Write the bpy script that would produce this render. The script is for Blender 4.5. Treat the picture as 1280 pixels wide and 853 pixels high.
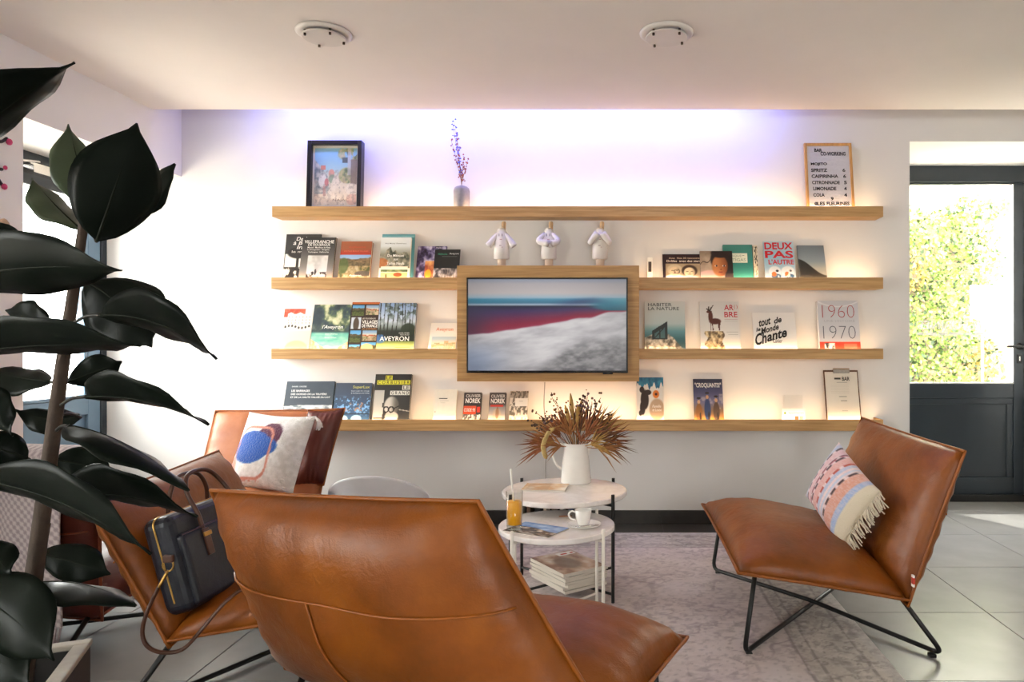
import bpy, bmesh, math, random
import numpy as np
from mathutils import Vector, Matrix

for _o in list(bpy.data.objects):
    bpy.data.objects.remove(_o)
SC = bpy.context.scene
COL = SC.collection
random.seed(7)
PI = math.pi

# ------------------------------------------------------------------ camera
FPX, CX, CY, EYE = 886.0, 770.0, 427.0, 1.14      # focal length and vanishing point in pixels of the 1280x853 frame
cam_d = bpy.data.cameras.new('camera'); cam = bpy.data.objects.new('camera', cam_d); COL.objects.link(cam)
cam.location = (0, 0, EYE); cam.rotation_euler = (PI/2, 0, 0)
cam_d.sensor_width = 36; cam_d.lens = FPX/1280*36
cam_d.shift_x = -(CX-640)/1280; cam_d.shift_y = (CY-426.5)/1280
cam_d.clip_start = 0.02
SC.camera = cam

# ------------------------------------------------------------------ sky, sun, daylight openings, exposure
SKY_STRENGTH, SUN_STRENGTH = 17.0, 6.0
LED_WARM, LED_COVE, EXPOSURE = 1.05, 4.0, 0.62
W = bpy.data.worlds.new('world'); SC.world = W; W.use_nodes = True
bg = W.node_tree.nodes['Background']
bg.inputs[0].default_value = (1.0, 0.985, 0.945, 1); bg.inputs[1].default_value = SKY_STRENGTH
sun_d = bpy.data.lights.new('sun', 'SUN'); sun_d.energy = SUN_STRENGTH; sun_d.angle = 0.01; sun_d.color = (1, .95, .86)
sun = bpy.data.objects.new('sun', sun_d); COL.objects.link(sun)
sun.rotation_euler = Vector((0.25, -0.38, -0.85)).to_track_quat('-Z', 'Y').to_euler()
def portal(name, loc, direction, sx, sy):
    l = bpy.data.lights.new(name, 'AREA'); l.shape = 'RECTANGLE'; l.size = sx; l.size_y = sy
    l.cycles.is_portal = True
    o = bpy.data.objects.new(name, l); COL.objects.link(o)
    o.location = loc; o.rotation_euler = Vector(direction).to_track_quat('-Z', 'Z').to_euler()
    return o
portal('daylight_left_door', (-3.34, 3.78, 1.1), (1, 0, 0), 1.5, 2.3)
portal('daylight_right_door', (2.4, 5.22, 1.3), (0, -1, 0), 1.3, 2.5)
portal('daylight_left_window', (-3.34, -0.15, 1.35), (1, 0, 0), 1.5, 2.0)
portal('added_rear_daylight', (1.2, -2.42, 1.55), (0, 1, 0), 1.3, 1.1)  # serves the window added behind the camera for more light
V = SC.view_settings
V.view_transform = 'Standard'; V.look = 'None'; V.gamma = 1; V.use_curve_mapping = False; V.exposure = EXPOSURE
SC.cycles.max_bounces = 10; SC.cycles.diffuse_bounces = 6; SC.cycles.transparent_max_bounces = 16
SC.cycles.sample_clamp_indirect = 6

# ------------------------------------------------------------------ helpers
def P(u, v, d):
    """a point of the room seen at photo position (u, v) and standing d metres away"""
    return Vector(((u-CX)*d/FPX, d, EYE-(v-CY)*d/FPX))
def lin(c):
    if isinstance(c, str):
        c = tuple(int(c[i:i+2], 16)/255 for i in (0, 2, 4))
    return tuple((x/12.92 if x <= .04045 else ((x+.055)/1.055)**2.4) for x in c)
def lina(a):
    a = np.clip(a, 0, 1)
    return np.where(a <= .04045, a/12.92, ((a+.055)/1.055)**2.4)
_mats = {}
def new_mat(name):
    m = bpy.data.materials.new(name); m.use_nodes = True
    nt = m.node_tree; b = nt.nodes['Principled BSDF']
    return m, nt, b
def mat(name, col=None, rough=.5, metal=0, noise=0, scale=20, bump=0, bscale=80, coat=0, sheen=0, stretch=None, spec=.5, trans=0, ior=1.45, detail=4):
    if name in _mats: return _mats[name]
    m, nt, b = new_mat(name)
    c = lin(col)
    b.inputs['Base Color'].default_value = (*c, 1); b.inputs['Roughness'].default_value = rough
    b.inputs['Metallic'].default_value = metal; b.inputs['Coat Weight'].default_value = coat
    b.inputs['Sheen Weight'].default_value = sheen; b.inputs['Specular IOR Level'].default_value = spec
    b.inputs['Transmission Weight'].default_value = trans; b.inputs['IOR'].default_value = ior
    N = nt.nodes; L = nt.links
    if noise or bump:
        tc = N.new('ShaderNodeTexCoord'); mp = N.new('ShaderNodeMapping')
        L.new(tc.outputs['Object'], mp.inputs[0])
        if stretch: mp.inputs['Scale'].default_value = stretch
    if noise:
        n = N.new('ShaderNodeTexNoise'); n.inputs['Scale'].default_value = scale; n.inputs['Detail'].default_value = detail
        L.new(mp.outputs[0], n.inputs['Vector'])
        r = N.new('ShaderNodeValToRGB'); L.new(n.outputs['Fac'], r.inputs[0])
        r.color_ramp.elements[0].position = .3; r.color_ramp.elements[1].position = .7
        r.color_ramp.elements[0].color = (*[x*(1-noise) for x in c], 1)
        r.color_ramp.elements[1].color = (*[min(1, x*(1+noise)) for x in c], 1)
        L.new(r.outputs[0], b.inputs['Base Color'])
    if bump:
        n2 = N.new('ShaderNodeTexNoise'); n2.inputs['Scale'].default_value = bscale; n2.inputs['Detail'].default_value = 3
        L.new(mp.outputs[0], n2.inputs['Vector'])
        bp = N.new('ShaderNodeBump'); bp.inputs['Strength'].default_value = bump; bp.inputs['Distance'].default_value = .01
        L.new(n2.outputs['Fac'], bp.inputs['Height']); L.new(bp.outputs[0], b.inputs['Normal'])
    _mats[name] = m
    return m
def flat(col, rough=.55):
    if not isinstance(col, str): col = '%02x%02x%02x' % tuple(int(x*255) for x in col)
    return mat('print_'+col, col, rough)
def vcol_mat(name, rough=.5, bump=0, bscale=300, sheen=0, emit=0, trans=0):
    if name in _mats: return _mats[name]
    m, nt, b = new_mat(name)
    at = nt.nodes.new('ShaderNodeAttribute'); at.attribute_name = 'Col'
    if emit:
        b.inputs['Base Color'].default_value = (.01, .01, .01, 1)
        nt.links.new(at.outputs['Color'], b.inputs['Emission Color']); b.inputs['Emission Strength'].default_value = emit
    else:
        nt.links.new(at.outputs['Color'], b.inputs['Base Color'])
    b.inputs['Roughness'].default_value = rough; b.inputs['Sheen Weight'].default_value = sheen
    if bump:
        tc = nt.nodes.new('ShaderNodeTexCoord')
        n2 = nt.nodes.new('ShaderNodeTexNoise'); n2.inputs['Scale'].default_value = bscale
        nt.links.new(tc.outputs['Object'], n2.inputs['Vector'])
        bp = nt.nodes.new('ShaderNodeBump'); bp.inputs['Strength'].default_value = bump; bp.inputs['Distance'].default_value = .01
        nt.links.new(n2.outputs['Fac'], bp.inputs['Height']); nt.links.new(bp.outputs[0], b.inputs['Normal'])
    _mats[name] = m
    return m
def emit_mat(name, col, s):
    if name in _mats: return _mats[name]
    m, nt, b = new_mat(name)
    b.inputs['Emission Color'].default_value = (*col, 1); b.inputs['Emission Strength'].default_value = s
    b.inputs['Base Color'].default_value = (.8, .8, .8, 1)
    _mats[name] = m
    return m
def glass_mat(name, tint=(1, 1, 1), rough=0.0):
    """thin clear pane: lets daylight through and reflects at grazing angles"""
    if name in _mats: return _mats[name]
    m, nt, b = new_mat(name); nt.nodes.remove(b)
    N = nt.nodes; out = [n for n in N if n.type == 'OUTPUT_MATERIAL'][0]
    t = N.new('ShaderNodeBsdfTransparent'); t.inputs[0].default_value = (*tint, 1)
    g = N.new('ShaderNodeBsdfGlossy'); g.inputs['Roughness'].default_value = rough
    lw = N.new('ShaderNodeLayerWeight'); lw.inputs[0].default_value = .5
    pw = N.new('ShaderNodeMath'); pw.operation = 'POWER'; pw.inputs[1].default_value = 5; nt.links.new(lw.outputs['Facing'], pw.inputs[0])
    f = N.new('ShaderNodeMath'); f.operation = 'MULTIPLY_ADD'; f.inputs[1].default_value = .92; f.inputs[2].default_value = .04; nt.links.new(pw.outputs[0], f.inputs[0])
    x = N.new('ShaderNodeMixShader')
    nt.links.new(f.outputs[0], x.inputs[0]); nt.links.new(t.outputs[0], x.inputs[1]); nt.links.new(g.outputs[0], x.inputs[2])
    nt.links.new(x.outputs[0], out.inputs[0])
    _mats[name] = m
    return m

def tag(o, label=None, cat=None, group=None, kind=None):
    if label: o['label'] = label
    if cat: o['category'] = cat
    if group: o['group'] = group
    if kind: o['kind'] = kind
    return o
def empty(name, loc=(0, 0, 0), label=None, cat=None, group=None, kind=None):
    o = bpy.data.objects.new(name, None); COL.objects.link(o); o.location = loc
    o.empty_display_size = .05
    return tag(o, label, cat, group, kind)

class MB:
    """collects shapes in world or local coordinates and links them as one mesh object"""
    def __init__(s): s.v = []; s.f = []; s.m = []; s.c = None
    def add(s, vs, fs, mi=0):
        k = len(s.v); s.v += [tuple(p) for p in vs]
        s.f += [tuple(i+k for i in f) for f in fs]; s.m += [mi]*len(fs)
        return s
    def box(s, a, b, mi=0, M=None):
        (x0, y0, z0), (x1, y1, z1) = a, b
        vs = [Vector(p) for p in ((x0, y0, z0), (x1, y0, z0), (x1, y1, z0), (x0, y1, z0), (x0, y0, z1), (x1, y0, z1), (x1, y1, z1), (x0, y1, z1))]
        if M: vs = [M @ p for p in vs]
        return s.add(vs, [(3, 2, 1, 0), (4, 5, 6, 7), (0, 1, 5, 4), (1, 2, 6, 5), (2, 3, 7, 6), (3, 0, 4, 7)], mi)
    def tube(s, path, r, n=8, mi=0, caps=True, closed=False, rs=None, flatten=None):
        path = [Vector(p) for p in path]; m = len(path)
        t0 = (path[1]-path[0]).normalized()
        up = Vector((0, 0, 1)) if abs(t0.z) < .9 else Vector((1, 0, 0))
        nn = (up-t0*up.dot(t0)).normalized(); vs = []
        for i, p in enumerate(path):
            if closed: t = (path[(i+1) % m]-path[i-1]).normalized()
            else: t = (path[min(i+1, m-1)]-path[max(i-1, 0)])
            if t.length < 1e-9: t = t0.copy()
            t.normalize(); nn = nn-t*nn.dot(t)
            if nn.length < 1e-6: nn = t.orthogonal()
            nn.normalize(); bb = t.cross(nn)
            R = rs[i] if rs else r
            for j in range(n):
                a = 2*PI*j/n
                vs.append(p+nn*(math.cos(a)*R)+bb*(math.sin(a)*R*(flatten or 1)))
        fs = []
        for i in range(m if closed else m-1):
            for j in range(n):
                a = i*n+j; b = i*n+(j+1) % n; i2 = (i+1) % m
                fs.append((a, b, i2*n+(j+1) % n, i2*n+j))
        if caps and not closed:
            fs.append(tuple(range(n-1, -1, -1))); fs.append(tuple((m-1)*n+j for j in range(n)))
        return s.add(vs, fs, mi)
    def lathe(s, prof, c=(0, 0, 0), n=24, mi=0, M=None, ex=1, ey=1):
        vs = []; fs = []
        for (r, z) in prof:
            for j in range(n):
                a = 2*PI*j/n; p = Vector((c[0]+r*math.cos(a)*ex, c[1]+r*math.sin(a)*ey, c[2]+z))
                vs.append(M @ p if M else p)
        for i in range(len(prof)-1):
            for j in range(n):
                fs.append((i*n+j, i*n+(j+1) % n, (i+1)*n+(j+1) % n, (i+1)*n+j))
        fs.append(tuple(range(n-1, -1, -1))); fs.append(tuple((len(prof)-1)*n+j for j in range(n)))
        return s.add(vs, fs, mi)
    def prism(s, poly, y0, y1, mi=0, M=None):
        """polygon in (x, z) extruded along y"""
        n = len(poly); vs = [Vector((x, y0, z)) for x, z in poly]+[Vector((x, y1, z)) for x, z in poly]
        if M: vs = [M @ p for p in vs]
        fs = [tuple(range(n)), tuple(range(2*n-1, n-1, -1))]+[(i, n+i, n+(i+1) % n, (i+1) % n) for i in range(n)]
        return s.add(vs, fs, mi)
    def ball(s, c, r, n=8, mi=0, sc=(1, 1, 1)):
        vs = []; fs = []; k = max(4, n//2+1)
        for i in range(k+1):
            a = PI*i/k
            for j in range(n):
                b = 2*PI*j/n
                vs.append((c[0]+r*sc[0]*math.sin(a)*math.cos(b), c[1]+r*sc[1]*math.sin(a)*math.sin(b), c[2]-r*sc[2]*math.cos(a)))
        for i in range(k):
            for j in range(n): fs.append((i*n+j, i*n+(j+1) % n, (i+1)*n+(j+1) % n, (i+1)*n+j))
        return s.add(vs, fs, mi)
    def build(s, name, mats, parent=None, smooth=False, bevel=0, cols=None, bseg=2, weld=False):
        me = bpy.data.meshes.new(name); me.from_pydata(s.v, [], s.f)
        ms = mats if isinstance(mats, (list, tuple)) else [mats]
        for m in ms: me.materials.append(m)
        if len(ms) > 1: me.polygons.foreach_set('material_index', s.m)
        if smooth: me.polygons.foreach_set('use_smooth', [True]*len(s.f))
        if cols is not None:
            at = me.color_attributes.new('Col', 'FLOAT_COLOR', 'POINT')
            a = np.ones((len(s.v), 4), np.float32); a[:, :3] = cols
            at.data.foreach_set('color', a.ravel())
        if weld:
            bm = bmesh.new(); bm.from_mesh(me); bmesh.ops.remove_doubles(bm, verts=bm.verts, dist=1e-5)
            bmesh.ops.recalc_face_normals(bm, faces=bm.faces); bm.to_mesh(me); bm.free()
        me.update()
        o = bpy.data.objects.new(name, me); COL.objects.link(o)
        if parent is not None: o.parent = parent
        if bevel:
            b = o.modifiers.new('bevel', 'BEVEL'); b.width = bevel; b.segments = bseg; b.limit_method = 'ANGLE'; b.angle_limit = .6
        return o
def place(o, loc, rot=None):
    o.location = loc
    if rot: o.rotation_euler = rot
    return o
def fillet(pts, r, n=6):
    pts = [Vector(p) for p in pts]; out = [pts[0]]
    for a, b, c in zip(pts, pts[1:], pts[2:]):
        u = (a-b); w = (c-b); k = min(r, u.length*.45, w.length*.45)
        p0 = b+u.normalized()*k; p2 = b+w.normalized()*k
        for i in range(n+1):
            t = i/n; out.append(p0*(1-t)**2+b*2*t*(1-t)+p2*t*t)
    return out+[pts[-1]]
def spline(pts, n=6):
    pts = [Vector(p) for p in pts]; q = [pts[0]*2-pts[1]]+pts+[pts[-1]*2-pts[-2]]; out = []
    for i in range(len(pts)-1):
        a, b, c, d = q[i:i+4]
        for k in range(n):
            t = k/n
            out.append(.5*((2*b)+(c-a)*t+(2*a-5*b+4*c-d)*t*t+(3*b-a-3*c+d)*t**3))
    return out+[pts[-1]]

# --- value noise and painting of flat prints (posters, covers, screen) as colour on a fine grid
_tab = np.random.RandomState(3).rand(97, 97)
def vn(x, y, seed=0):
    x = np.asarray(x)+seed*13.7; y = np.asarray(y)+seed*7.3
    xi = np.floor(x).astype(int); yi = np.floor(y).astype(int); fx = x-xi; fy = y-yi
    fx = fx*fx*(3-2*fx); fy = fy*fy*(3-2*fy); T = lambda i, j: _tab[i % 97, j % 97]
    return (T(xi, yi)*(1-fx)+T(xi+1, yi)*fx)*(1-fy)+(T(xi, yi+1)*(1-fx)+T(xi+1, yi+1)*fx)*fy
def fbm(x, y, s, seed=0, o=3):
    r = 0; a = .5; t = 0
    for k in range(o): r = r+a*vn(x*s, y*s, seed+k); t += a; a *= .5; s *= 2.1
    return r/t
def hx(c): return np.array([int(c[i:i+2], 16)/255 for i in (0, 2, 4)])
def mix(a, b, t):
    t = np.clip(np.asarray(t, float), 0, 1)[..., None]; return a*(1-t)+b*t
def ss(a, b, x): t = np.clip((x-a)/(b-a), 0, 1); return t*t*(3-2*t)
def ramp(t, stops):
    t = np.asarray(t); out = np.zeros(t.shape+(3,)); ps = [p for p, _ in stops]; cs = np.array([hx(c) for _, c in stops])
    for k in range(3): out[..., k] = np.interp(t, ps, cs[:, k])
    return out
def fill(x, c): return np.ones(np.shape(x)+(3,))*hx(c)
def rect(x, y, x0, x1, y0, y1): return ((x > x0) & (x < x1) & (y > y0) & (y < y1)).astype(float)
def ell(x, y, cx, cy, rx, ry, soft=.12):
    return 1-ss(1-soft, 1+soft, np.sqrt(((x-cx)/rx)**2+((y-cy)/ry)**2))
def picture(name, w, h, fn, nx, ny, parent, mtl=None, M=None, x0=0, z0=0, y=0):
    """flat printed surface in the local xz plane, facing -y"""
    gx, gy = np.meshgrid(np.linspace(0, 1, nx), np.linspace(0, 1, ny))
    c = fn(gx, gy); mb = MB()
    mb.v = [(x0+a*w, y, z0+b*h) for a, b in zip(gx.ravel().tolist(), gy.ravel().tolist())]
    mb.f = [(j*nx+i, j*nx+i+1, (j+1)*nx+i+1, (j+1)*nx+i) for j in range(ny-1) for i in range(nx-1)]
    mb.m = [0]*len(mb.f)
    return mb.build(name, mtl or vcol_mat('print_ink', .45), parent, cols=lina(c).reshape(-1, 3))

_tc = {}
def text_mesh(s, bold=0, shear=0):
    k = (s, bold, shear)
    if k in _tc: return _tc[k]
    cu = bpy.data.curves.new('lettering', 'FONT'); cu.body = s; cu.size = 1; cu.offset = bold; cu.shear = shear; cu.resolution_u = 3
    o = bpy.data.objects.new('lettering_tmp', cu); COL.objects.link(o)
    dg = bpy.context.evaluated_depsgraph_get()
    me = bpy.data.meshes.new_from_object(o.evaluated_get(dg))
    vs = np.array([v.co[:2] for v in me.vertices]); fs = [tuple(p.vertices) for p in me.polygons]
    bpy.data.objects.remove(o); bpy.data.curves.remove(cu); bpy.data.meshes.remove(me)
    lo = vs.min(0); hi = vs.max(0); vs = (vs-lo)/(hi-lo)
    _tc[k] = (vs, fs, (hi-lo)[0]/(hi-lo)[1]); return _tc[k]
def lettering(items, w, h, parent, y=-.0012, name='lettering', mirror=False):
    """items: (text, x0, x1, y0, y1, colour[, bold[, shear]]) with the box given as fractions of the w x h surface"""
    mb = MB(); mats = []; idx = {}
    for it in items:
        s, x0, x1, y0, y1, c = it[:6]; bold = it[6] if len(it) > 6 else .01; sh = it[7] if len(it) > 7 else 0; sl = it[8] if len(it) > 8 else 0
        if c not in idx: idx[c] = len(mats); mats.append(flat(c, .5))
        if s == '#':      # a plain bar or block of ink
            mb.add([(x0*w, y, y0*h), (x1*w, y, y0*h), (x1*w, y, y1*h), (x0*w, y, y1*h)], [(0, 1, 2, 3)], idx[c]); continue
        vs, fs, _ = text_mesh(s, bold, sh)
        pts = [((x0+(x1-x0)*((1-a) if mirror else a))*w, y-.0004, (y0+(y1-y0)*b)*h+sl*a*(x1-x0)*w) for a, b in vs]
        mb.add(pts, fs, idx[c])
    return tag(mb.build(name, mats, parent), kind='stuff')

# ------------------------------------------------------------------ materials of the place
def wood_mat(name, c1, c2, stretch=(1.2, 14, 26), rough=.5):
    if name in _mats: return _mats[name]
    m, nt, b = new_mat(name); N = nt.nodes; L = nt.links
    tc = N.new('ShaderNodeTexCoord'); mp = N.new('ShaderNodeMapping'); mp.inputs['Scale'].default_value = stretch
    L.new(tc.outputs['Object'], mp.inputs[0])
    n = N.new('ShaderNodeTexNoise'); n.inputs['Scale'].default_value = 3; n.inputs['Detail'].default_value = 6; n.inputs['Distortion'].default_value = .6
    L.new(mp.outputs[0], n.inputs['Vector'])
    r = N.new('ShaderNodeValToRGB'); r.color_ramp.elements[0].position = .32; r.color_ramp.elements[1].position = .68
    r.color_ramp.elements[0].color = (*lin(c1), 1); r.color_ramp.elements[1].color = (*lin(c2), 1)
    L.new(n.outputs['Fac'], r.inputs[0]); L.new(r.outputs[0], b.inputs['Base Color'])
    b.inputs['Roughness'].default_value = rough
    bp = N.new('ShaderNodeBump'); bp.inputs['Strength'].default_value = .08; bp.inputs['Distance'].default_value = .01
    L.new(n.outputs['Fac'], bp.inputs['Height']); L.new(bp.outputs[0], b.inputs['Normal'])
    _mats[name] = m; return m
M_WALL = mat('white_wall_paint', 'e0ddda', .85, noise=.015, scale=4)
M_CEIL = mat('matt_ceiling_paint', 'e0d8d3', .9, noise=.02, scale=3)
M_TILE = mat('grey_floor_tile', '8f8e8c', .27, noise=.07, scale=5, bump=.02, bscale=30)
M_GROUT = mat('dark_grout', '3c3a38', .9, noise=.1, scale=60)
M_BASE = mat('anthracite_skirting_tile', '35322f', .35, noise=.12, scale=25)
M_OAK = wood_mat('oak_veneer', 'a67c48', 'c39a63')
M_OAK2 = wood_mat('oak_veneer_panel', 'a27643', 'c0955c')
M_ANTH = mat('anthracite_door_paint', '1d262d', .3, noise=.05, scale=8)
M_ANTH_LIT = mat('anthracite_paint_daylit', '5b7384', .35, noise=.05, scale=8)  # same paint as the anthracite, with daylight put into the colour
M_BLACK = mat('black_powder_coat', '141312', .38, noise=.1, scale=90)
M_WHITEMETAL = mat('white_powder_coat', 'e8e2d8', .4, noise=.03, scale=60)
M_GLASS = glass_mat('window_glass', (.97, .985, .98))
M_CHROME = mat('brushed_chrome', 'c8c4be', .2, 1, noise=.05, scale=120)
def leather_mat(name, col, dark, light, rough=.40):
    if name in _mats: return _mats[name]
    m, nt, b = new_mat(name); N = nt.nodes; L = nt.links
    tc = N.new('ShaderNodeTexCoord')
    n = N.new('ShaderNodeTexNoise'); n.inputs['Scale'].default_value = 5.5; n.inputs['Detail'].default_value = 6; n.inputs['Roughness'].default_value = .6
    L.new(tc.outputs['Object'], n.inputs['Vector'])
    r = N.new('ShaderNodeValToRGB'); e = r.color_ramp.elements
    e[0].position = .25; e[0].color = (*lin(dark), 1); e[1].position = .8; e[1].color = (*lin(light), 1)
    k = e.new(.5); k.color = (*lin(col), 1)
    L.new(n.outputs['Fac'], r.inputs[0]); L.new(r.outputs[0], b.inputs['Base Color'])
    v = N.new('ShaderNodeTexVoronoi'); v.inputs['Scale'].default_value = 260
    L.new(tc.outputs['Object'], v.inputs['Vector'])
    n3 = N.new('ShaderNodeTexNoise'); n3.inputs['Scale'].default_value = 22; n3.inputs['Detail'].default_value = 4; n3.inputs['Distortion'].default_value = 1.2
    L.new(tc.outputs['Object'], n3.inputs['Vector'])
    ad = N.new('ShaderNodeMath'); ad.operation = 'MULTIPLY_ADD'; ad.inputs[1].default_value = .12
    L.new(v.outputs['Distance'], ad.inputs[0]); L.new(n3.outputs['Fac'], ad.inputs[2])
    bp = N.new('ShaderNodeBump'); bp.inputs['Strength'].default_value = .12; bp.inputs['Distance'].default_value = .02
    L.new(ad.outputs[0], bp.inputs['Height']); L.new(bp.outputs[0], b.inputs['Normal'])
    mr = N.new('ShaderNodeMapRange'); mr.inputs[3].default_value = rough-.06; mr.inputs[4].default_value = rough+.12
    L.new(n3.outputs['Fac'], mr.inputs[0]); L.new(mr.outputs[0], b.inputs['Roughness'])
    b.inputs['Specular IOR Level'].default_value = .42
    _mats[name] = m; return m
M_COGNAC = leather_mat('cognac_leather', '7e4108', '643204', '93520e')
M_COGNAC_SEAM = mat('cognac_piping', '8a4a0c', .45, noise=.15, scale=40)
M_MAROON = leather_mat('maroon_leather', '5a271c', '481b13', '6a3022')
M_MAROON_SEAM = mat('maroon_piping', '7a3c25', .45, noise=.15, scale=40)

# ================================================================== THE ROOM
WY, LX, RX, RY, CZ = 4.43, -2.715, 4.5, -2.2, 2.5
def struct(name, mb, m, label, bevel=0, cat=None):
    o = mb.build(name, m, None, bevel=bevel); return tag(o, label, cat, None, 'structure')
fl = struct('floor', MB().box((-3.9, RY, -.06), (RX, 5.4, -.004)), M_GROUT, 'large grey glazed floor tiles with dark joints', cat='floor')
tile_me = None
k = 0
for i in range(13):
    for j in range(13):
        x0 = -3.24+.6*i; y0 = -2.42+.6*j
        if x0 > RX-.3 or y0+.6 < RY or y0 > 5.2: continue
        if tile_me is None:
            o = MB().box((.0015, .0015, -.02), (.5985, .5985, 0)).build('tile', M_TILE, fl, bevel=.0015, bseg=1); tile_me = o.data
        else:
            o = bpy.data.objects.new('tile', tile_me); COL.objects.link(o); o.parent = fl
            b = o.modifiers.new('bevel', 'BEVEL'); b.width = .0015; b.segments = 1; b.limit_method = 'ANGLE'
        o.location = (x0, y0, 0)
wb = MB().box((-3.265, WY, 0), (1.835, 5.10, 2.95)).box((1.835, WY, 2.39), (2.95, 5.10, 2.95)).box((2.95, WY, 0), (RX, 5.10, 2.95))
struct('wall_back', wb, M_WALL, 'white plastered wall behind the oak book shelves', cat='wall')
wl = MB().box((-3.265, .55, 0), (LX, 3.246, 2.95)).box((-3.265, 3.246, 2.17), (LX, WY, 2.95))
wl.box((-3.265, -.85, 0), (LX, .55, .35)).box((-3.265, -.85, 2.35), (LX, .55, 2.95)).box((-3.265, RY, 0), (LX, -.85, 2.95))
struct('wall_left', wl, M_WALL, 'white side wall with the deep glazed doorway, left of the plant', cat='wall')
struct('wall_right', MB().box((RX, RY, 0), (RX+.2, 5.1, 2.95)), M_WALL, 'white wall to the right outside the picture', cat='wall')
struct('wall_rear', MB().box((LX-.55, RY-.2, 0), (.6, RY, 2.95)).box((1.8, RY-.2, 0), (RX+.2, RY, 2.95)).box((.6, RY-.2, 0), (1.8, RY, 1.05)).box((.6, RY-.2, 2.05), (1.8, RY, 2.95)), M_WALL, 'white wall behind the photographer', cat='wall')
ce = MB().box((LX, RY, CZ), (RX, 4.155, CZ+.07)).box((LX, 4.11, CZ+.07), (RX, 4.155, 2.8)).box((LX, 4.10, 2.8), (RX, WY, 2.9))
struct('ceiling', ce, M_CEIL, 'flat dropped ceiling ending in a light slot before the wall', cat='ceiling')
bb = MB().box((LX, WY-.010, 0), (1.83, WY, .085))
bo = struct('baseboard_back', bb, M_GROUT, 'dark tiled skirting along the foot of the shelf wall', cat='baseboard')
x = LX
while x < 1.8:
    x1 = min(x+.6, 1.83)
    MB().box((x+.001, WY-.016, .001), (x1-.001, WY-.004, .085)).build('tile', M_BASE, bo, bevel=.002)
    x = x1

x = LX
while x < 1.8:      # dark flat strips on the floor at the foot of the wall
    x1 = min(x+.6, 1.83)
    MB().box((x+.001, 4.185, -.004), (x1-.001, WY-.016, .0022)).build('floor_strip', M_BASE, fl, bevel=.001, bseg=1)
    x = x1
# --- glazed doors
def bevbox(a, b, name, m, parent, bev=.004):
    return MB().box(a, b).build(name, m, parent, bevel=bev)
# right door, set deep in the wall
d2 = empty('door_2', (2.4, 5.06, 0), 'anthracite half glazed door with mirrored shop name, far right', 'door', kind='structure')
def d2p(a, b, name, m=M_ANTH, parent=None, bev=.004):
    off = Vector((2.4, 5.06, 0))
    o = MB().box(Vector(a)-off, Vector(b)-off).build(name, m, parent or d2, bevel=bev); return o
d2p((1.80, 5.04, 2.275), (2.98, 5.11, 2.392), 'head_frame')
d2p((1.80, 5.04, 0), (1.885, 5.11, 2.275), 'side_frame'); d2p((2.915, 5.04, 0), (2.98, 5.11, 2.275), 'side_frame')
leaf2 = d2p((1.89, 5.055, 2.262), (2.91, 5.10, 2.274), 'door_leaf')
d2p((1.89, 5.055, .74), (1.975, 5.10, 2.262), 'stile'); d2p((2.835, 5.055, .05), (2.91, 5.10, 2.262), 'stile')
d2p((1.89, 5.055, .05), (1.975, 5.10, .74), 'stile')
d2p((1.975, 5.055, .735), (2.835, 5.10, .838), 'middle_rail'); d2p((1.975, 5.055, .05), (2.835, 5.10, .17), 'bottom_rail')
d2p((1.975, 5.070, .17), (2.835, 5.09, .735), 'lower_panel', bev=.002)
for a, b in (((1.975, 5.062, .69), (2.835, 5.072, .735)), ((2.79, 5.062, .17), (2.835, 5.072, .69))):
    d2p(a, b, 'panel_moulding')
d2p((1.80, 5.03, 0), (2.98, 5.12, .05), 'threshold', M_BLACK)
M_BEAD = mat('white_glazing_bead', 'd8d8d4', .4, noise=.02)
d2p((1.975, 5.05, .838), (2.835, 5.062, .848), 'glazing_bead', M_BEAD, bev=.001); d2p((2.827, 5.05, .848), (2.835, 5.062, 2.262), 'glazing_bead', M_BEAD, bev=.001)
pane = d2p((1.975, 5.076, .838), (2.835, 5.080, 2.262), 'glass_pane', M_GLASS, bev=0)
sg = lettering([('FLEURINES', 0, 1, .45, 1, 'fbfaf5', .015)]+[('#', a, b, .1, .26, 'f2f0ea') for a, b in ((.0, .10), (.13, .3), (.33, .47), (.5, .72), (.75, .86), (.9, 1.04))],
               .455, .115, d2, y=0, name='window_lettering', mirror=True)
sg.location = P(1147, 421, 5.074)-Vector((2.4, 5.06, 0))
hd = MB().tube(fillet([Vector((.475, -.01, .975+.13)), Vector((.475, -.06, 1.105)), Vector((.36, -.06, 1.105))], .02), .0085, 10)
hd.lathe([(.024, 0), (.024, .008)], n=16, M=Matrix.Translation((.475, -.004, 1.105)) @ Matrix.Rotation(PI/2, 4, 'X'))
hd.build('handle', M_BLACK, d2, smooth=True)
MB().box((.457, -.012, .985), (.493, -.004, 1.05)).build('keyhole_plate', M_BLACK, d2, bevel=.008)
MB().box((.470, -.018, 1.0), (.480, -.011, 1.035)).build('key_cylinder', M_CHROME, d2, bevel=.003)

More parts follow.
